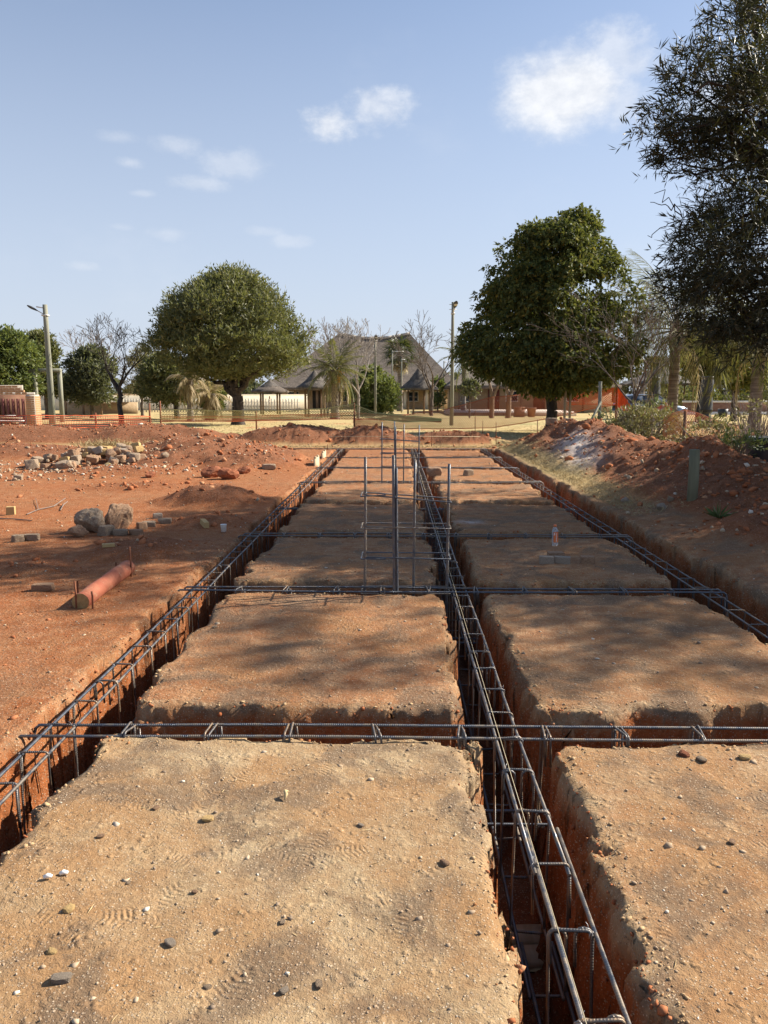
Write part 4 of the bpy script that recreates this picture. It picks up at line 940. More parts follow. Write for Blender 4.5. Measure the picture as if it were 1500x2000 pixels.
for i in range(0, n, 14): m = MB(); m.tube([(i * .26 + .1, .15, -.2), (i * .26 + .1, .15, zt + .2)], .06, 8); m.build('post', M['polebrown'], root)
# carport roof strip and low wall on the left
a = W(80, 770, 60); b = W(235, 770, 60); root = empty('carport', (a.x, 60, 0), 'long low flat-roofed open shed behind the left lamp pole', 'shed')
m = MB(); m.box((0, 0, W(0, 772, 60).z), (b.x - a.x, 4, W(0, 772, 60).z + .12)); m.build('roof', M['polebrown'], root)
for k in range(5):
    q = MB(); x = .3 + k * (b.x - a.x - .6) / 4; q.tube([(x, .4, -.2), (x, .4, W(0, 772, 60).z)], .1, 8); q.build('post', M['polebrown'], root)
m = MB(); m.box((0, 3.8, -.1), (b.x - a.x, 3.95, .95)); m.build('back_wall', M['brick_tan'], root)
# low brick wall at right
a = W(1335, 800, 62); b = W(1620, 800, 62); zt = W(0, 786, 62).z
root = empty('low_wall', (a.x, 62, 0), 'low red-brown brick wall with pale coping behind the drums', 'wall'); m = MB(); m.box((0, 0, -.1), (b.x - a.x, .25, zt)); m.build('wall', M['brick_red'], root)
m = MB(); m.box((-.05, -.05, zt + .002), (b.x - a.x, .3, zt + .14)); m.build('coping', M['white'], root); m = MB(); m.box((0, -.5, -.1), (b.x - a.x, -.004, .22)); m.build('footing', M['white'], root)
g = np.random.default_rng(5); p = W(1420, 780, 66); root = empty('hedge', (p.x, 66, 0), 'dark clipped hedge behind the low brick wall', 'hedge')
C = np.stack([np.linspace(-3.4, 3.4, 26), g.normal(size=26) * .3, .7 + .5 * g.uniform(size=26)], 1); Vv, Ff = clump_crown(C, np.full(26, .55), g, 330, .2, .1, .1); link('foliage', mesh_np('foliage', Vv, Ff), M['leaf_deep'], root)
p = W(1412, 800, 56); m = MB(); m.lathe([(.02, 0), (.30, 0), (.36, .55), (.33, .55), (.27, .05), (.02, .05)], 16); tag(m.build('bucket', M['black_plastic'], loc=(p.x, 56, 0)), 'black bucket standing in front of the low brick wall', 'bucket')

# timber pole frame left
a = W(67, 724, 44); b = W(118, 724, 44); root = empty('pole_frame', (a.x, 44, 0), 'grey-green timber post and crossbar left of the lamp pole', 'frame')
m = MB(); m.tube([(0, 0, -.2), (0, 0, a.z + .1)], .13, 10); m.build('post', M['pole'], root, smooth=True); m = MB(); m.tube([(-.3, -.02, a.z), (b.x - a.x, -.02, a.z + .02)], .11, 10); m.build('crossbar', M['pole'], root, smooth=True)
m = MB(); m.tube([(b.x - a.x - .15, .2, -.2), (b.x - a.x - .15, .2, a.z + .1)], .13, 10); m.build('post', M['pole'], root, smooth=True)

# ------------------------------------------------------------------ half-built brick kiosk, brick by brick
Yk = 30.0; p0 = W(52, 800, Yk); bz = 0.0; zt = W(0, 752, Yk).z; zl = W(0, 769, Yk).z
kiosk = empty('brick_kiosk', (p0.x, Yk, bz), 'half-built yellow face-brick kiosk at the left edge', 'building')
bm_ = bmesh.new(); bmesh.ops.create_cube(bm_, size=1); bmesh.ops.scale(bm_, vec=(.222, .106, .073), verts=bm_.verts); bmesh.ops.bevel(bm_, geom=list(bm_.edges), offset=.004, segments=1, affect='EDGES')
brick_me = bpy.data.meshes.new('brick'); bm_.to_mesh(brick_me); bm_.free(); brick_me.materials.append(M['brick'])
rb = random.Random(4); CO = .085
def brick(x, y, z, rot=0, sc=1.0): link('brick', brick_me, None, kiosk, (x, y + rb.uniform(-.003, .003), z), (0, 0, rot + rb.uniform(-.01, .01)), (sc, 1, 1))
k = 0; z = CO * .5
while z < zl - .06:                                                  # right pier
    off = .117 if k % 2 else 0
    brick(.115 - .0, 0, z, 0); 
    if k % 2: brick(.29, 0, z, 0, .5)
    else: brick(.345 - .06, 0, z, 0, .5)
    brick(.305, .115, z, R(90)) ; brick(.305, .35, z, R(90))
    z += CO; k += 1
z += .06; k = 0
while z < zt:
    x = -2.6 + (.117 if k % 2 else 0); lim = .12 - .10 * k
    while x < lim: brick(x, 0, z); x += .233
    z += CO; k += 1
m = MB(); m.box((-2.7, -.05, zl - .035), (.35, .06, zl + .05)); m.build('lintel', M['cement'], kiosk)
m = MB(); m.box((.02, -.046, -.1), (.352, .40, zl - .038)); m.box((-2.7, -.046, zl + .053), (-.1, .046, zl + .33)); m.build('mortar_core', M['mortar'], kiosk)
m = MB(); m.box((-2.7, 1.0, -.1), (-.25, 1.1, zl - .04)); m.build('back_wall', M['brick_red'], kiosk)
for i in range(12): q = MB(); q.box((-2.6 + i * .2, .86, 0), (-2.52 + i * .2, .95, zl - .2)); q.build('plank', M['maroon'], kiosk)
q = MB(); q.box((-.35, .02, 0), (-.2, .1, .75)); q.box((-.1, .02, 0), (-.0, .1, .75)); q.build('jamb', M['stone_grey'], kiosk)
rp = random.Random(9)
for i in range(9):
    y = 28.6 + .18 * (i % 2); zz = .08 + .088 * i; e = W(62 - 3 * i + rp.uniform(-16, 6), 800, y).x; m = MB(); m.box((-3.2, -.11, 0), (0, .11, .038))
    o = m.build('plank', M['white' if i in (8, 6, 3) else 'wood_raw'], loc=(e, y, zz), rot=(0, 0, R(rp.uniform(-1.5, 1.5))))
    tag(o, ('ninth', 'eighth', 'seventh', 'sixth', 'fifth', 'fourth', 'third', 'second', 'first')[i] + ' plank from the top of the stack by the brick kiosk', 'plank', 'planks stacked by the kiosk')

# ------------------------------------------------------------------ barrier nets
def net(name_mat, pts, cell, wr, root, sag=.03, seed=0, diamond=True):
    """pts rows (px, py_top, py_bottom, Y): net hung between; strands are real ribbons"""
    T = np.array([W(p[0], p[1], p[3]) for p in pts]); B = np.array([W(p[0], p[2], p[3]) for p in pts])
    s = np.concatenate([[0], np.cumsum(np.linalg.norm(np.diff((T + B) / 2, axis=0), axis=1))]); L = s[-1]; nu = int(L / cell); Hm = np.linalg.norm(T - B, axis=1).mean(); nv = max(4, int(Hm / (cell * .8)))
    u = np.linspace(0, L, nu + 1); Ti = np.stack([np.interp(u, s, T[:, k]) for k in range(3)], 1); Bi = np.stack([np.interp(u, s, B[:, k]) for k in range(3)], 1)
    v = np.linspace(0, 1, nv + 1)[:, None, None]; P = Bi[None] * (1 - v) + Ti[None] * v
    uu, vv = np.meshgrid(u, np.linspace(0, 1, nv + 1)); P[..., 1] += .12 * fbm(uu * .9, vv * 2, seed, 3); P[..., 2] += sag * fbm(uu * 1.3, vv * .6, seed + 5, 3)
    P[..., 0] += .03 * fbm(uu * 2, vv * 3, seed + 9, 2)
    Vs = []; 
    def strands(a, b, thick):
        d = b - a; d /= np.linalg.norm(d, axis=1)[:, None] + 1e-9; n = np.cross(d, [0, 1.0, 0]); n /= np.linalg.norm(n, axis=1)[:, None] + 1e-9
        o = n * thick / 2; e = np.array([0, thick * .35, 0]); Vs.append(np.stack([a - o, b - o, b + o + e, a + o + e], 1).reshape(-1, 3))
    if diamond:
        strands(P[:-1, :-1].reshape(-1, 3), P[1:, 1:].reshape(-1, 3), wr); strands(P[:-1, 1:].reshape(-1, 3), P[1:, :-1].reshape(-1, 3), wr)
    else:
        strands(P[:, :-1].reshape(-1, 3), P[:, 1:].reshape(-1, 3), wr); strands(P[:-1, :].reshape(-1, 3), P[1:, :].reshape(-1, 3), wr * .8)
    for r in (0, nv): strands(P[r, :-1], P[r, 1:], wr * 2.0)
    V = np.vstack(Vs); return link('net', mesh_np('net', V, np.arange(len(V)).reshape(-1, 4)), M[name_mat], root)
def posts(root, rows, mt='rust', r=.035):
    for (px, pyt, Y) in rows:
        p = W(px, 800, Y); zt = W(px, pyt, Y).z; z0 = gz(p.x, Y) - .1; m = MB(); m.tube([(p.x, Y, z0), (p.x, Y, zt)], r, 6); m.build('post', M[mt], root)
def netroot(label, name='barrier_net'): return empty(name, (0, 0, 0), label, 'barrier fence', 'plastic barrier nets round the plot')
r_ = netroot('orange barrier net hung low at the left, in front of the kiosk and lamp pole'); net('net_orange', [(-60, 812, 836, 28.0), (60, 812, 838, 28.2), (190, 812, 835, 29.5), (295, 813, 832, 31)], .085, .016, r_, diamond=False, seed=1); posts(r_, [(-60, 800, 28), (292, 788, 31), (186, 806, 29.6)])
r_ = netroot('pale olive net sagging across the lawn behind the soil heaps'); net('net_olive', [(313, 799, 818, 31.5), (420, 802, 816, 31.5), (560, 803, 818, 31.5), (640, 797, 815, 31.3), (692, 789, 812, 31), (735, 806, 818, 31), (790, 812, 824, 31), (862, 818, 822, 31)], .11, .015, r_, seed=3)
net('net_rust', [(313, 814, 824, 31.7), (500, 813, 822, 31.7), (692, 806, 818, 31.2), (862, 820, 824, 31.1)], .11, .015, r_, seed=4); posts(r_, [(313, 783, 31.6), (692, 787, 31.05), (500, 803, 31.75)])
r_ = netroot('wide brown-red net rising from the heap to the post right of the big tree'); net('net_rust', [(690, 820, 834, 31.5), (735, 817, 836, 32), (872, 800, 838, 33), (960, 776, 836, 33.6), (1060, 768, 820, 34), (1130, 764, 804, 33.6), (1204, 758, 790, 33)], .10, .017, r_, seed=6)
net('net_orange', [(1110, 768, 790, 33.7), (1180, 764, 790, 33.2), (1207, 756, 792, 32.8)], .11, .011, r_, seed=7); posts(r_, [(1204, 752, 32.9)], 'rust', .06)
posts(r_, [(1103, 752, 30), (1113, 752, 30.4)], 'wood_raw', .05)
r_ = netroot('bright orange net bunched and dropping from the post towards the car'); net('net_orange', [(1207, 757, 795, 32.6), (1222, 778, 806, 29.5), (1238, 798, 812, 26.5), (1278, 800, 815, 24.6), (1300, 786, 812, 24.4), (1312, 800, 815, 24.2)], .06, .016, r_, seed=8); posts(r_, [(1300, 784, 24.45)], 'polebrown', .04)
r_ = netroot('tan faded net draped over the scrub at the right'); net('net_tan', [(1296, 815, 852, 19.5), (1322, 806, 860, 19.2), (1339, 801, 862, 19), (1370, 810, 858, 18.6), (1410, 822, 862, 18.2), (1440, 832, 866, 17.6), (1475, 850, 878, 17)], .06, .010, r_, sag=.06, seed=9); posts(r_, [(1339, 800, 19.05)], 'polebrown', .04)
root = empty('braced_post', (0, 0, 0), 'grey timber post with a slanting brace right of the big dark green tree', 'post')
p = W(1172, 800, 26.5); m = MB(); m.tube([(p.x, 26.5, -.2), (p.x - .03, 26.5, W(1172, 745, 26.5).z)], .06, 8); m.build('post', M['pole'], root, smooth=True)
q = W(1132, 842, 25.6); m = MB(); m.tube([(q.x, 25.6, gz(q.x, 25.6) - .05), (p.x, 26.44, W(1172, 785, 26.5).z)], .04, 8); m.build('brace', M['pole'], root, smooth=True)
# thin tall service poles
for px, pt, Yp, l in ((766, 684, 66, 'thin pale pole with a short arm before the fan palm'), (784, 700, 68, 'second thin pole beside the fan palm'), (866, 705, 80, 'thin grey post at the right end of the hall')):
    p = W(px, 800, Yp); zt = W(px, pt, Yp).z; root = empty('service_pole', (p.x, Yp, 0), l, 'pole'); m = MB(); m.tube([(0, 0, -.2), (0, 0, zt)], .06, 6); m.build('pole', M['pole'], root); m = MB(); m.tube([(0, 0, zt - .12), (.95 if px == 766 else .3, 0, zt - .1)], .04, 6); m.build('arm', M['white'], root)

# ------------------------------------------------------------------ car
def car(px, Y, label):
    c = W(px, 800, Y); root = empty('parked_car', (c.x, Y, 0), label, 'car'); root.rotation_euler.z = R(4)
    sec = [(-2.15, .55, .95, .82), (-2.1, .38, 1.02, .84), (-1.5, .32, 1.02, .86), (-.9, .30, 1.0, .87), (.5, .30, .98, .87), (1.1, .30, .95, .86), (1.7, .32, .86, .82), (2.05, .38, .76, .74), (2.15, .46, .66, .66)]
    V = []; n = 8
    for (x, zb, zt_, h) in sec:
        V += [(x, -h * .94, zb), (x, -h, zb + .12), (x, -h, zt_ - .22), (x, -h * .93, zt_), (x, h * .93, zt_), (x, h, zt_ - .22), (x, h, zb + .12), (x, h * .94, zb)]
    F = [[i * n + j, i * n + (j + 1) % n, (i + 1) * n + (j + 1) % n, (i + 1) * n + j] for i in range(len(sec) - 1) for j in range(n)]
    F += [[0, 1, 2, 3], [0, 3, 4, 7], [4, 5, 6, 7]]; k = (len(sec) - 1) * n; F += [[k + 3, k + 2, k + 1, k], [k + 7, k + 4, k + 3, k], [k + 7, k + 6, k + 5, k + 4]]
    m = MB(); m.add(V, F); body = m.build('body', M['car_paint'], root, smooth=True)
    cab = [(-2.0, 1.0, .0, .78), (-1.75, 1.44, 1, .66), (-1.2, 1.56, 1, .66), (-.2, 1.58, 1, .66), (.35, 1.50, 1, .65), (1.15, .96, 0, .78)]
    V = []
    for (x, z, t, h) in cab: V += [(x, -h, z), (x, -h * .9, z + .03), (x, h * .9, z + .03), (x, h, z)]
    F = [[i * 4 + j, i * 4 + j + 1, (i + 1) * 4 + j + 1, (i + 1) * 4 + j] for i in range(5) for j in range(3)]
    m = MB(); m.add(V, F); m.build('roof', M['car_paint'], root, smooth=True)
    for sy in (-1, 1):
        for (pts) in ([(-1.55, 1.04), (-1.45, 1.42), (-.75, 1.5), (-.75, 1.02)], [(-.68, 1.02), (-.68, 1.5), (.28, 1.44), (.92, 1.0)]):
            m = MB(); V = [(x, sy * (.775 - (z - 1.0) * .21) + sy * dy, z) for dy in (0, .012) for (x, z) in pts]; m.add(V, [[0, 1, 2, 3], [7, 6, 5, 4], [0, 4, 5, 1], [1, 5, 6, 2], [2, 6, 7, 3], [3, 7, 4, 0]]); m.build('side_window', M['car_glass'], root)
        m = MB(); m.add([(-1.95, sy * .74, 1.02), (1.1, sy * .74, .99), (.33, sy * .64, 1.49), (-1.2, sy * .645, 1.55), (-1.72, sy * .645, 1.42), (-1.95, sy * .74, 1.02)], [[0, 1, 2, 3], [0, 3, 4, 5]]); m.build('pillar', M['car_paint'], root)
        for x in (-1.35, 1.35):
            m = MB(); m.lathe([(.02, -.09), (.27, -.1), (.33, -.07), (.33, .07), (.27, .1), (.02, .09)], 20); w2 = m.build('wheel', M['tyre'], root, (x, sy * .78, .32), True, (R(90), 0, 0)); m = MB(); m.lathe([(.02, -.115), (.15, -.11), (.2, -.102), (.2, .102), (.15, .11), (.02, .115)], 14); m.build('rim', M['chrome'], w2)
        m = MB(); m.box((1.95, sy * .62 - .14, .60), (2.16, sy * .62 + .14, .74)); m.build('headlight', M['chrome'], root)
        m = MB(); m.box((.75, sy * .87 - .07, .98), (.9, sy * .87 + .07, 1.08)); m.build('wing_mirror', M['car_paint'], root)
    m = MB(); m.add([(.40, -.60, 1.47), (1.13, -.72, .99), (1.13, .72, .99), (.40, .60, 1.47), (.41, -.60, 1.485), (1.15, -.72, 1.0), (1.15, .72, 1.0), (.41, .60, 1.485)], [[0, 1, 2, 3], [7, 6, 5, 4], [0, 4, 5, 1], [1, 5, 6, 2], [2, 6, 7, 3], [3, 7, 4, 0]]); m.build('windscreen', M['car_glass'], root)
    m = MB(); m.box((2.06, -.7, .36), (2.18, .7, .5)); m.build('bumper', M['steel_grey'], root)
car(1268, 50, 'blue-silver parked car behind the palm and sapling at right')
# black stacked drums
for px, pt, Yp, l in ((1274, 737, 37, 'beside the palm'), (1378, 735, 37, 'right of the palm')):
    p = W(px, 800, Yp); zt = W(px, pt, Yp).z; z = zt - .80 * 3
    for k in range(3):
        m = MB(); z0 = z + .8 * k; z0 = max(z0, .0) if k == 0 else z0; h = .795
        m.lathe([(.02, 0), (.31, 0), (.315, .04), (.30, .08), (.295, .3), (.27, .62), (.245, .72), (.265, .725), (.265, .775), (.235, h), (.02, h)], 20)
        tag(m.build('plastic_drum', M['black_plastic'], loc=(p.x + .01 * k, Yp, z0), smooth=False), ('bottom', 'middle', 'top')[k] + ' black plastic drum of the stack ' + l, 'drum', 'stacked black drums')
p = W(1503, 880, 13.2); m = MB(); m.lathe([(.02, 0), (.33, 0), (.36, .05), (.37, .5), (.36, .56), (.385, .57), (.385, .66), (.34, .665), (.3, .62), (.02, .6)], 24); tag(m.build('plastic_tub', M['black_plastic'], loc=(p.x, 13.2, W(1500, 853, 13.2).z - .665), smooth=False), 'black plastic tub at the right edge among the scrub', 'tub')
p = W(1350, 998, 10.3); m = MB(); z0 = gz(p.x, p.y); m.tube([(0, 0, -.15), (.005, 0, .4), (-.004, 0, W(1351, 878, p.y).z - z0)], [.070, .068, .067], 18); tag(m.build('timber_post', M['polegreen'], loc=(p.x, p.y, z0), smooth=False), 'short round greenish timber post standing in the right-hand bank', 'post')

# ------------------------------------------------------------------ scrub on the right
def shrub(label, px, py, Y, rx, rz, mt, seed, per=420, Ll=.07, Lw=.02, n=18, name='shrub', spikes=30):
    g = np.random.default_rng(seed); p = W(px, py, Y); z0 = gz(p.x, Y); root = empty(name, (p.x, Y, z0), label, 'shrub', 'scrub along the right bank')
    top = max(.3, W(px, py, Y).z - z0 + rz)
    d = rnd_dirs(n, g); C = np.stack([d[:, 0] * rx * .8, d[:, 1] * rx * .7, top * .5 + d[:, 2] * top * .42], 1); Vv, Ff = clump_crown(C, np.full(n, rx * .34), g, per, Ll, Lw, .3, 0, .6, .8, .22, 7)
    link('foliage', mesh_np('foliage', Vv, Ff), mt, root); S = []
    for i in range(spikes):
        a = g.uniform(0, 6.28); e = np.array([math.cos(a) * rx * g.uniform(.3, 1.3), math.sin(a) * rx * .8, top * g.uniform(.7, 1.25)]); limb(S, (e[0] * .1, e[1] * .1, -.05), e, .008, .003, g, 5, .12)
    link('stems', segs_mesh('stems', S, 4), M['twig'], root)
shrub('leafy scrub bush left of the slender sapling', 1208, 826, 21.5, .6, .28, M['leaf_weed'], 1, 1300, .09, .03, 22)
shrub('dense brown-green scrub bush right of the slender sapling', 1266, 834, 19.8, .8, .32, M['leaf_scrub'], 2, 1700, .10, .03, n=36, spikes=60)
shrub('small green weed bush in front of the car', 1283, 796, 22.8, .4, .2, M['leaf_weed'], 3, 1200, .1, .04, n=14)
shrub('dry scrub bush in front of the draped tan net', 1385, 862, 16.2, .62, .24, M['leaf_scrub'], 4, 1900, .09, .026, n=30, spikes=60)
shrub('tall thorny scrub at the right edge above the black tub', 1478, 832, 15.5, .65, .4, M['leaf_scrub'], 5, 700, .09, .026, n=28, spikes=90)
shrub('dark weed clump left of the black tub', 1440, 885, 12.8, .36, .14, M['leaf_weed'], 6, 1300, .09, .022, n=20)
g = np.random.default_rng(3); p = G(1405, 985, .3)
C = np.zeros((26, 3)); D_ = rnd_dirs(26, g); D_[:, 2] = np.abs(D_[:, 2]) + .25; D_ /= np.linalg.norm(D_, axis=1)[:, None]; Vv, Ff = leaves(C, D_, .2, .03, g); o = link('weed_plant', mesh_np('weed_plant', Vv, Ff), M['leaf_weed'], None, (p.x, p.y, gz(p.x, p.y))); tag(o, 'small strap-leaved weed on the bank right of the green post', 'plant')

bpy.context.view_layer.update()
for o in [o for o in COL.objects if o.type == 'EMPTY' and o.name.startswith(('barrier_net', 'braced_post'))]:      # move each root to the foot of its fence
    c = [k for k in o.children if k.name.startswith('post')]; v = c[0].data.vertices; b = Vector((sum(q.co.x for q in v) / len(v), sum(q.co.y for q in v) / len(v), 0)); b.z = gz(b.x, b.y)
    o.location = b
    for k in o.children: k.location = k.location - b
# ------------------------------------------------------------------ stones, litter, pebbles
def rock_mesh(seed, blocky=.5, sub=2, name='stone'):
    g = np.random.default_rng(seed); b = bmesh.new(); bmesh.ops.create_icosphere(b, subdivisions=sub, radius=1)
    P = np.array([v.co for v in b.verts]); n = rnd_dirs(7 if blocky < .9 else 6, g)
    lim = g.uniform(.55, .85, len(n))
    for q, l in zip(n, lim):
        d = P @ q; P = P - np.maximum(d - l, 0)[:, None] * q
    if blocky > .4:
        A = np.array([.72, .62, .5]) * g.uniform(.85, 1.1, 3); C_ = np.clip(P, -A, A); P = P * (1 - blocky) + C_ * blocky
    k = P / (np.linalg.norm(P, axis=1)[:, None]); P = P * (1 + (.07 if blocky > .4 else .20) * fbm(k[:, 0] * 3 + seed, k[:, 1] * 3 + k[:, 2] * 2, seed, 3)[:, None])
    P /= np.abs(P).max(0); 
    for v, p in zip(b.verts, P): v.co = p
    me = bpy.data.meshes.new(name); b.to_mesh(me); b.free(); return me
BL = [rock_mesh(i, .85, 3) for i in range(6)]; RD = [rock_mesh(20 + i, .25, 4 if i < 2 else 3) for i in range(5)]; SM = [rock_mesh(40 + i, .6, 2) for i in range(5)]
_rc = {}
def rock(me, mt, px, py, dim, label, rot=0, name='stone', cat='stone', group=None, z=None, xyz=None, tilt=0.):
    key = (me.name, mt)
    if key not in _rc: c = me.copy(); c.materials.clear(); c.materials.append(M[mt]); _rc[key] = c
    p = Vector(xyz) if xyz else G(px, py)
    if xyz is None: p.z = gz(p.x, p.y)
    o = link(name, _rc[key], None, None, (p.x, p.y, p.z + dim[2] / 2 * .72), (tilt, tilt * .6, rot), (dim[0] / 2, dim[1] / 2, dim[2] / 2)); return tag(o, label, cat, group)
def box_mesh(name, mt, bev=.006):
    b = bmesh.new(); bmesh.ops.create_cube(b, size=1); bmesh.ops.bevel(b, geom=list(b.edges), offset=bev * 5, segments=1, affect='EDGES'); g = random.Random(len(name))
    for v in b.verts: v.co += Vector((g.uniform(-.03, .03), g.uniform(-.03, .03), g.uniform(-.03, .03)))
    me = bpy.data.meshes.new(name); b.to_mesh(me); b.free(); me.materials.append(M[mt]); return me
# rubble pile on the left
rr = random.Random(12); cx, cy = -6.75, 17.2
for i in range(92):
    a = rr.uniform(0, 6.28); q = rr.random() ** .6; x = cx + 1.35 * q * math.cos(a); y = cy + 1.15 * q * math.sin(a) - .2; s = rr.uniform(.10, .26) * (1.1 if i < 40 else .85)
    zz = gz(x, y) + (1 - q) * .20 * rr.random() + (.02 if i % 3 else .10 * (1 - q))
    mt = rr.choice(['stone_pale', 'stone_mix', 'stone_pale', 'stone_mix', 'yellow_brick', 'stone_grey'])
    lab = ('large ' if s > .22 else 'small ' if s < .15 else 'middling ') + {'stone_pale': 'pale stone', 'stone_mix': 'brown stained stone', 'yellow_brick': 'yellow brick piece', 'stone_grey': 'grey concrete lump'}[mt] + ' at the ' + ('front ' if y < cy - .45 else 'back ' if y > cy + .15 else 'middle ') + ('left' if x < cx - .45 else 'right' if x > cx + .45 else 'centre') + ' of the rubble pile'
    rock(rr.choice(BL), mt, 0, 0, (s, s * rr.uniform(.6, .9), s * rr.uniform(.5, .8)), lab, rr.uniform(0, 6), 'rubble_stone', 'stone', 'rubble pile', xyz=(x, y, zz), tilt=rr.uniform(-.5, .5))
# boulders and bricks in front of it
rock(RD[0], 'stone_pale', 178, 1040, (.36, .34, .34), 'big pale pitted boulder, left of the dark brown one', .4, 'boulder')
rock(RD[1], 'stone_mix', 232, 1033, (.38, .36, .36), 'big brown and orange boulder beside the pale pitted one', 1.4, 'boulder')
rock(RD[2], 'stone_mix', 152, 1050, (.26, .2, .16), 'rounded orange-brown stone in front of the pale boulder', .2)
rock(BL[1], 'stone_pale', 207, 1046, (.18, .14, .13), 'pale wedge stone at the foot of the two boulders', 1.0)
rock(BL[2], 'stone_pale', 236, 1046, (.16, .09, .08), 'pale block right of the boulders, left one of two', .1)
rock(BL[3], 'stone_mix', 265, 1045, (.16, .09, .07), 'brown block right of the boulders, right one of two', -.1)
rock(BL[4], 'stone_mix', 278, 1034, (.12, .1, .1), 'small brown stone right of the two blocks', .7)
rock(BL[0], 'stone_pale', 291, 1030, (.16, .1, .08), 'flat pale stone beside the brown boulder row', .3)
rock(BL[5], 'stone_pale', 322, 1023, (.17, .1, .08), 'white-topped stone at the right of the boulder row', .2)
rock(BL[2], 'stone_grey', 308, 1013, (.12, .09, .08), 'small grey stone behind the white-topped stone', .5)
rock(BL[1], 'stone_pale', 35, 1060, (.13, .1, .09), 'pale stone at the left edge, left one of a pair', .6)
rock(BL[3], 'stone_pale', 62, 1058, (.17, .08, .08), 'long pale stone at the left edge, right one of a pair', .2)
rock(BL[0], 'stone_pale', 36, 939, (.17, .14, .12), 'whitish block on the left ground before the rubble pile', .1)
rock(BL[2], 'stone_mix', 85, 1155, (.17, .08, .07), 'reddish half brick on the small red mound at the left', .1)
for (px, py, s, l) in ((415, 932, .42, 'large red earth clod right of the rubble pile, left one'), (445, 935, .42, 'large red earth clod right of the rubble pile, middle one'), (478, 925, .28, 'smaller red earth clod at the foot of the left heap'), (295, 933, .22, 'square red clod at the right end of the rubble pile')): rock(RD[3], 'stone_red', px, py, (s, s * .8, s * .6), l, px * .1, 'earth_clod', 'clod')
rock(BL[1], 'stone_pale', 525, 918, (.3, .2, .12), 'pale slab of stone at the foot of the left heap', .3)
rock(RD[4], 'stone_pale', 350, 896, (.2, .16, .15), 'white stone on the left heap', .3, xyz=(-5.0, 16.6, gz(-5.0, 16.6)))
rock(BL[3], 'stone_pale', 0, 0, (.3, .25, .22), 'pale stone on top of the right bank, left one of two', .3, xyz=(4.35, 21.6, gz(4.35, 21.6))); rock(BL[4], 'stone_pale', 0, 0, (.26, .2, .22), 'pale stone on top of the right bank, right one of two', 1.3, xyz=(4.75, 21.2, gz(4.75, 21.2)))
rock(RD[0], 'stone_grey', 1290, 1005, (.15, .12, .12), 'grey rounded stone left of the green post', .3); rock(RD[1], 'stone_pale', 1308, 998, (.1, .08, .08), 'small pale stone between grey stone and green post', .3)
rock(RD[2], 'stone_grey', 1220, 987, (.13, .1, .1), 'grey stone on the lip of the right-hand trench', .3)
rock(BL[0], 'stone_pale', 686, 940, (.2, .12, .12), 'pale block beside the far column bars', .1); rock(BL[5], 'stone_mix', 847, 928, (.3, .22, .2), 'brown stone right of the middle trench, far back', .1); rock(BL[1], 'stone_pale', 914, 928, (.2, .15, .14), 'whitish stone on a far right slab', .5); rock(BL[2], 'stone_pale', 688, 914, (.18, .1, .1), 'pale brick on a far left slab', .0)
yb = box_mesh('yellow_brick', 'yellow_brick'); gb = box_mesh('half_brick', 'stone_grey'); pb = box_mesh('pale_half_brick', 'stone_mix')
def blk(me, name, px, py, dim, label, rot=0, tilt=0, cat='brick', group=None):
    p = G(px, py); z = gz(p.x, p.y); o = link(name, me, None, None, (p.x, p.y, z + dim[2] / 2 - .004), (tilt, 0, rot), dim); return tag(o, label, cat, group)
blk(yb, 'brick', 22, 1007, (.105, .08, .11), 'yellow half brick standing on end at the left edge', .2)
blk(yb, 'brick', 400, 1030, (.06, .2, .07), 'yellow brick lying near the small white cup', .5, .1)
blk(yb, 'brick', 213, 1083, (.12, .07, .03), 'flat yellow brick chip beyond the red log', .4)
hb = 'half bricks near the bottle'
blk(gb, 'half_brick', 1067, 1100, (.135, .085, .07), 'dark half brick with pale broken end, left of the group near the bottle', -.15, 0, 'brick', hb); blk(pb, 'half_brick', 1085, 1091, (.155, .09, .065), 'pale-topped half brick at the back of the group near the bottle', .1, 0, 'brick', hb)
blk(gb, 'half_brick', 1098, 1100, (.15, .085, .065), 'dark half brick in the middle of the group near the bottle', -.25, 0, 'brick', hb); blk(pb, 'half_brick', 1147, 1100, (.125, .08, .068), 'half brick lying apart to the right near the bottle', -.05, 0, 'brick', hb)
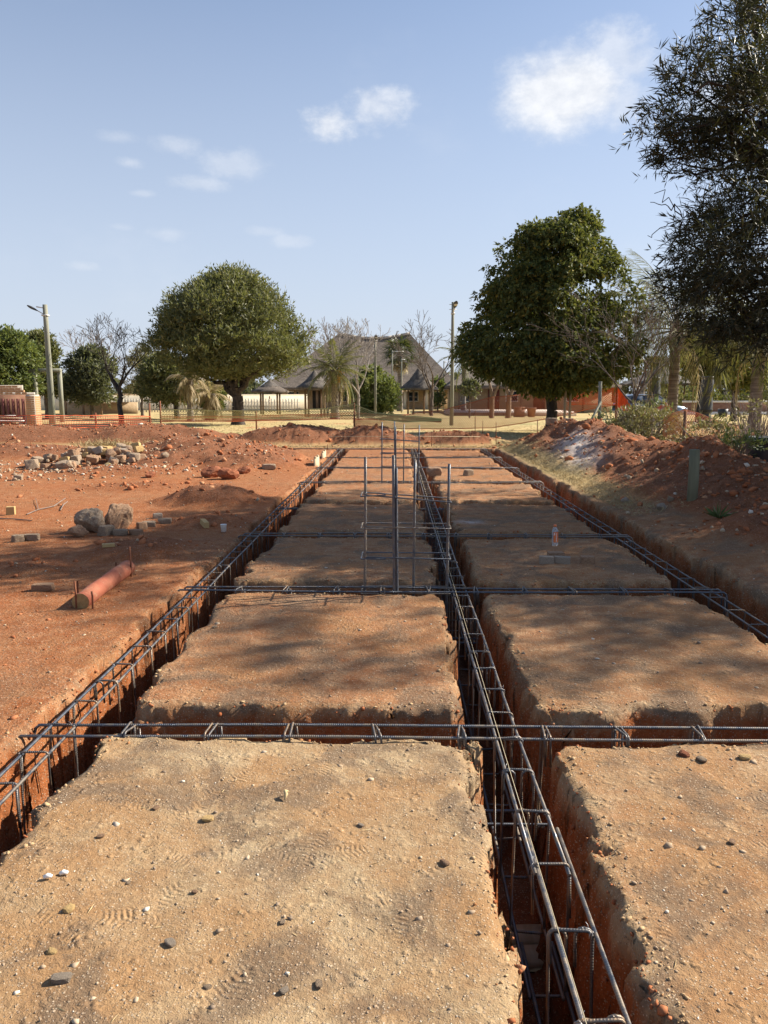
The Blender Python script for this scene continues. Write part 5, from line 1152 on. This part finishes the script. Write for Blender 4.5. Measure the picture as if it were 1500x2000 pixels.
# loose stones on the front slabs
for i, (px, py, s, mt, l) in enumerate(((405, 1597, .042, 'yellow_brick', 'flat pale yellow stone on the front slab'), (305, 1580, .028, 'stone_mix', 'dark pebble left of the flat pale stone on the front slab'), (868, 1687, .034, 'stone_mix', 'brown stone on the dark stain of the front slab'), (120, 1910, .052, 'stone_grey', 'rounded grey stone at the bottom left corner'),
        (136, 1778, .036, 'yellow_brick', 'pale yellow stone at the left of the front slab'), (332, 1838, .034, 'stone_grey', 'grey upright pebble on the front slab'), (197, 1638, .026, 'stone_mix', 'brown and dark stone near the left trench'), (250, 1720, .02, 'stone_pale', 'small pale pebble near the white scraps'), (705, 1606, .024, 'stone_grey', 'grey pebble near the dark stain on the front slab'), (405, 1920, .022, 'stone_pale', 'cream pebble near the bottom of the front slab'),
        (552, 1798, .022, 'stone_pale', 'pale pebble in the middle of the front slab'), (380, 1740, .02, 'stone_mix', 'dark chip in the middle of the front slab'), (555, 1930, .026, 'stone_grey', 'grey chip near the bottom of the front slab'), (623, 1918, .028, 'stone_pale', 'double pale pebble near the bottom of the front slab'), (100, 1855, .03, 'yellow_brick', 'yellow chip above the rounded grey stone'), (420, 1228, .035, 'stone_pale', 'small stone at the left end of the second slab'),
        (1370, 1485, .045, 'stone_pale', 'pale stone on the front right slab, left one'), (1455, 1480, .05, 'yellow_brick', 'pale stone on the front right slab, right one'), (1430, 1645, .03, 'stone_mix', 'dark stone on the front right slab'), (1335, 1475, .05, 'stone_red', 'red clod on the front right slab'))):
    rock(SM[i % 5], mt, px, py, (s * 1.1, s * .8, s * .45), l, i * 1.1)
# white scraps, leaf, cup
for px, py, l in ((86, 1726, 'small white scrap on the front slab, left of two'), (117, 1714, 'small white scrap on the front slab, right of two')):
    p = G(px, py); m = MB(); m.tube([(0, 0, .008), (.013, .004, .012), (.026, .006, .008)], [.006, .008, .005], 6); tag(m.build('paper_scrap', M['paper'], loc=(p.x, p.y, gz(p.x, p.y)), smooth=True), l, 'scrap', 'white scraps')
p = G(556, 1566); m = MB(); m.tube([(0, 0, .004), (.004, .02, .02), (-.004, .04, .022), (.012, .055, .012)], [.002, .008, .007, .001], 6); tag(m.build('dry_leaf', M['straw'], loc=(p.x, p.y, gz(p.x, p.y))), 'curled dry leaf on the front slab', 'leaf')
p = G(437, 1040); m = MB(); m.lathe([(.001, .003), (.028, .003), (.036, .088), (.038, .09), (.036, .092), (.033, .088), (.026, .008), (.001, .008)], 14); tag(m.build('paper_cup', M['paper'], loc=(p.x, p.y, gz(p.x, p.y)), smooth=True), 'small white cup on the left bank', 'cup')
# water bottle
m_, t = newmat('clear bottle plastic'); b = t.n('ShaderNodeBsdfPrincipled', ins={'Base Color': (.9, .93, .96, 1), 'Roughness': .08, 'Transmission Weight': .75, 'IOR': 1.25, 'Specular IOR Level': .7}); finish(t, b.outputs[0]); M['bottle'] = m_
p = G(1084, 1065); root = empty('water_bottle', (p.x, p.y, gz(p.x, p.y) - .004), 'clear plastic bottle with orange label and cap standing on a right slab', 'bottle'); root.rotation_euler = (0, R(-1.5), 0)
m = MB(); pr = [(.002, .004), (.022, .0), (.031, .006), (.0325, .03), (.0315, .036), (.0325, .042), (.0325, .155), (.031, .165), (.026, .182), (.017, .195), (.0125, .200), (.0125, .212)]; m.lathe(pr, 24); m.build('body', M['bottle'], root, smooth=True)
m = MB(); a0, a1 = R(-130), R(18); n = 18; Vv = []; Ff = []
for i in range(n + 1):
    a = a0 + (a1 - a0) * i / n
    for z in (.040, .152): Vv += [(.0333 * math.cos(a), .0333 * math.sin(a), z)]
for i in range(n): Ff.append([2 * i, 2 * i + 2, 2 * i + 3, 2 * i + 1])
m.add(Vv, Ff); lb = m.build('label', M['orange_plastic'], root, smooth=True)
m = MB(); rl = random.Random(2); z = .050
while z < .140:                                                        # upright white lettering, too small to read
    a = R(-74); wdt = R(rl.uniform(13, 22)); zz = z + rl.uniform(.004, .008); q = [(.0338 * math.cos(x), .0338 * math.sin(x), y) for (x, y) in ((a - wdt / 2, z), (a + wdt / 2, z), (a + wdt / 2, zz), (a - wdt / 2, zz))]; m.add(q, [[0, 1, 2, 3]]); z = zz + rl.uniform(.002, .004)
a = R(-112); q = [(.0338 * math.cos(x), .0338 * math.sin(x), y) for (x, y) in ((a - .12, .118), (a + .16, .118), (a + .16, .142), (a - .12, .142))]; m.add(q, [[0, 1, 2, 3]])
m.build('lettering', M['paper'], lb)
m = MB(); m.lathe([(.001, .207), (.0155, .207), (.0165, .211), (.0165, .226), (.0145, .229), (.001, .229)], 16); m.build('cap', M['orange_plastic'], root)
# grey tube with blue end
a = G(1115, 1046); b = G(1168, 1054); root = empty('grey_tube', (a.x, a.y, gz(a.x, a.y) + .016), 'grey tube with blue end cap lying behind the bottle', 'tube'); d = (b - a); m = MB(); m.tube([(0, 0, 0), tuple(d)], .014, 10); m.build('barrel', M['pipe_grey'], root, smooth=True); m = MB(); m.tube([tuple(d * .985), tuple(d * 1.06)], .017, 10); m.build('end_cap', M['blue_plastic'], root)
# red log with pegs
a = G(158, 1190); b = G(250, 1122); a.z = gz(a.x, a.y) + .05; b.z = gz(b.x, b.y) + .06; root = empty('timber_log', a, 'round timber log stained orange-red lying between steel pegs', 'log')
d = b - a; m = MB(); P = [d * t for t in np.linspace(0, 1, 9)]; m.tube([(p.x + .004 * math.sin(i * 2), p.y, p.z) for i, p in enumerate(P)], [.064, .066, .067, .066, .066, .067, .068, .068, .067], 20, False); m.build('bark_face', M['log'], root, smooth=True)
for e, s in ((Vector((0, 0, 0)), -1), (d, 1)):
    m = MB(); t = d.normalized(); sx = t.cross(Vector((0, 0, 1))).normalized(); uz = sx.cross(t); n = 20; V_ = [tuple(e + s * t * .003)] + [tuple(e + (sx * math.cos(k / n * 6.2832) + uz * math.sin(k / n * 6.2832)) * .0655) for k in range(n)]
    m.add(V_, [[0, 1 + k, 1 + (k + 1) % n, 1 + (k + 2) % n] if s < 0 else [0, 1 + (k + 2) % n, 1 + (k + 1) % n, 1 + k] for k in range(0, n, 2)]); m.build('cut_end', M['logend'], root)
pgp = 'steel pegs round the red log'
for px, pb_, pt, l in ((149, 1190, 1135, 'tall steel peg at the near left end of the red log'), (181, 1190, 1155, 'steel peg at the near right end of the red log'), (256, 1128, 1068, 'tall steel peg at the far right end of the red log'), (152, 1160, 1150, 'short steel peg behind the near end of the red log'), (227, 1120, 1103, 'short steel peg at the far left end of the red log')):
    p = G(px, pb_); z0 = gz(p.x, p.y); m = MB(); m.tube([(0, 0, -.1), (.004, 0, .1), (0, 0, W(px, pt, p.y).z - z0)], .0075, 6); tag(m.build('steel_peg', M['rust'], loc=(p.x, p.y, z0), smooth=True), l, 'peg', pgp)
# dry sticks on the left
g = np.random.default_rng(8)
for pts, l in (([(52, 1008), (75, 997), (105, 990), (128, 974)], 'long forked dry stick on the left ground'), ([(0, 1015), (30, 1016), (62, 1020)], 'dry stick at the left edge below the forked one'), ([(118, 998), (124, 988), (132, 982)], 'short dry stick beside the forked one')):
    S = []; Q = [G(*q) for q in pts]; 
    for u, v in zip(Q[:-1], Q[1:]): S.append([u.x, u.y, gz(u.x, u.y) + .012, .008, v.x, v.y, gz(v.x, v.y) + .014, .006])
    if len(pts) == 4: u, v = Q[1], G(70, 976); S.append([u.x, u.y, gz(u.x, u.y) + .012, .005, v.x, v.y, gz(v.x, v.y) + .03, .003])
    tag(link('dry_stick', segs_mesh('dry_stick', S, 5), M['twig']), l, 'stick')

# pebbles, clods, straw: nobody could count them
ico = bmesh.new(); bmesh.ops.create_icosphere(ico, subdivisions=1, radius=1); IV = np.array([v.co for v in ico.verts]); IF = np.array([[v.index for v in f.verts] for f in ico.faces]); ico.free()
def scatter(name, x, y, size, mt, seed, label, flat=.6, sink=.42, cat=None):
    g = np.random.default_rng(seed); n = len(x); z = terrain(x, y); sc = size[:, None] * g.uniform(.6, 1.3, (n, 3)); sc[:, 2] *= flat
    jit = 1 + .42 * g.normal(size=(n, len(IV), 1)); P = IV[None] * np.clip(jit, .5, 1.5) * sc[:, None]; a = g.uniform(0, 6.28, n); c, s = np.cos(a)[:, None], np.sin(a)[:, None]
    Q = np.stack([P[..., 0] * c - P[..., 1] * s + x[:, None], P[..., 0] * s + P[..., 1] * c + y[:, None], P[..., 2] + (z + sc[:, 2] * (1 - 2 * sink))[:, None]], -1)
    F_ = (IF[None] + (np.arange(n) * len(IV))[:, None, None]).reshape(-1, 3); o = link(name, mesh_np(name, Q.reshape(-1, 3), F_), M[mt]); return tag(o, label, kind='stuff')
def field(n, seed, xr, ya, yb):
    g = np.random.default_rng(seed); y = ya * (yb / ya) ** g.uniform(size=n); x = g.uniform(-1, 1, n) * (.62 * y + .4) + .0; x = np.clip(x, *xr); D_ = trench(x, y); k = (D_ < -.02); return x[k], y[k], g
M['peb_a'] = leafmat('mixed pale pebble', (.46, .36, .25), (.33, .24, .16), (.60, .54, .45), 0, .9, .2); M['peb_b'] = leafmat('mixed dark pebble', (.19, .14, .10), (.28, .21, .15), (.38, .31, .24), 0, .85, .2); M['peb_t'] = leafmat('dry crust crumb', (.40, .27, .15), (.46, .32, .18), (.33, .16, .07), 0, .95, .1); M['peb_r'] = leafmat('red crumb', (.30, .10, .042), (.38, .15, .07), (.46, .24, .13), 0, .95, .1)
x, y, g = field(6000, 31, (-7, 5.5), 1.5, 20); scatter('pebbles', x, y, np.clip(g.lognormal(-5.95, .55, len(x)), .0014, .014) * (1 + y * .07), 'peb_a', 1, 'small pale pebbles strewn over the trodden ground')
x, y, g = field(1300, 33, (-7, 5.5), 1.5, 20); scatter('pebbles', x, y, np.clip(g.lognormal(-5.75, .5, len(x)), .0015, .013) * (1 + y * .06), 'peb_b', 2, 'small dark pebbles strewn over the trodden ground')
x, y, g = field(4200, 35, (-8, 6), 2.5, 22); k = (x < -1.8) | (y > 6.5); x, y = x[k], y[k]; scatter('soil_crumbs', x, y, np.clip(g.lognormal(-5.5, .5, len(x)), .002, .014) * (1 + y * .07), 'peb_r', 3, 'crumbs of red earth strewn over the ground')
g = np.random.default_rng(41); xs, ys = [], []
for (cx, cy, rx, ry, h) in HEAPS:
    n = int(130 * rx * ry / 2); xs.append(cx + g.normal(size=n) * rx * .5); ys.append(cy + g.normal(size=n) * ry * .5)
n = 3000; k = g.uniform(0, 1, n); bp = np.array(BERM); t = k * (len(bp) - 1); xs.append(np.interp(t, np.arange(len(bp)), bp[:, 0]) + g.normal(size=n) * .75); ys.append(np.interp(t, np.arange(len(bp)), bp[:, 1]) + g.normal(size=n) * .3)
x = np.concatenate(xs); y = np.concatenate(ys); k = trench(x, y) < -.05; x, y = x[k], y[k]; sz = np.clip(g.lognormal(-3.95, .55, len(x)), .008, .09)
h = len(x) * 4 // 5; pr = g.permutation(len(x)); x, y, sz = x[pr], y[pr], sz[pr]
scatter('soil_clods', x[:h], y[:h], sz[:h], 'peb_r', 5, 'red earth clods on the spoil heaps', .75, .3); scatter('heap_stones', x[h:], y[h:], sz[h:] * .75, 'peb_a', 6, 'pale stones mixed into the spoil heaps', .75, .25)
n = 900; xg = -6.8 + g.normal(size=n) * 1.6; yg = 16.6 + g.normal(size=n) * 1.5; scatter('gravel', xg, yg, np.clip(g.lognormal(-3.9, .45, n), .01, .06), 'peb_a', 8, 'broken gravel spread round the rubble pile', .7, .25)
# wall grit: stones sticking out of trench faces
def blades(name, x, y, L, wd, mt, seed, label, lean=.6):
    g = np.random.default_rng(seed); n = len(x); z = terrain(x, y); d = rnd_dirs(n, g); d[:, 2] = np.abs(d[:, 2]) * (1 - lean) + (1 - lean) * .6; d /= np.linalg.norm(d, axis=1)[:, None]
    Vv, Ff = leaves(np.stack([x, y, z + .002], 1), d, L, wd, g, .5); o = link(name, mesh_np(name, Vv, Ff), M[mt]); return tag(o, label, kind='stuff')
g = np.random.default_rng(51); n = 9000; y = 10 + 14 * g.uniform(size=n) ** .8; x = 3.12 + np.abs(g.normal(size=n)) * .35 + .05 * (24 - y) * 0; k = trench(x, y) < -.04; blades('dry_grass', x[k], y[k], .07, .006, 'straw_dull', 1, 'dry grass along the lip of the right trench')
n = 3000; x = g.uniform(-6, 3, n); y = 23.15 + np.abs(g.normal(size=n)) * .35; blades('dry_grass', x, y, .09, .008, 'straw_dull', 2, 'dry grass along the far end of the trenches')
n = 18000; y = 27.5 + 16 * g.uniform(size=n) ** 1.4; x = g.uniform(-1, 1, n) * y * .62; k = heaps(x, y) < .03; blades('lawn_grass', x[k], y[k], .10, .014, 'straw', 3, 'dry winter lawn beyond the heaps', .75)
n = 700; xg = np.concatenate([-9.0 + g.normal(size=n) * .45, -7.6 + g.normal(size=n // 2) * .25]); yg = np.concatenate([23.9 + g.normal(size=n) * .2, 23.8 + g.normal(size=n // 2) * .15]); blades('straw_heap', xg, yg, .22, .012, 'straw_dull', 4, 'clump of dead grass on the left heap', .5)
x, y, g2 = field(420, 61, (-5, 5), 1.5, 12); blades('straw_bits', x, y, .035, .0028, 'straw', 5, 'bits of straw and dead leaf on the ground', .97)

# crumbled edges: loose crumbs along every trench lip and face
g = np.random.default_rng(71); n = 60000; y = 1.6 * (15 / 1.6) ** g.uniform(size=n); x = np.where(g.uniform(size=n) < .6, np.choose(g.integers(0, 6, n), [xc + e * hw for xc, hw in TL for e in (-1, 1)]) + g.normal(size=n) * .05, g.uniform(-1.7, 2.7, n))
yy = np.array(TC)[g.integers(0, 5, n)] + np.where(g.uniform(size=n) < .5, -1, 1) * .195 + g.normal(size=n) * .05; k = g.uniform(size=n) < .3; xx = np.where(k, g.uniform(-1.5, 2.6, n), x); y = np.where(k, yy, y)
D_ = trench(xx, y); k = (D_ > -.075) & (D_ < .05) & (np.abs(xx) < .62 * y + .3); xx, y, D_ = xx[k][:7500], y[k][:7500], D_[k][:7500]; sz = np.clip(g.lognormal(-5.75, .5, len(xx)), .0018, .010) * (1 + .05 * y)
k = D_ < -.012; scatter('edge_crumbs', xx[k], y[k], sz[k], 'peb_t', 11, 'crumbs of dry crust along the trench lips', .7, .3); scatter('wall_crumbs', xx[~k], y[~k], sz[~k] * 1.2, 'peb_r', 12, 'crumbs of red earth on the trench faces', .8, .4)
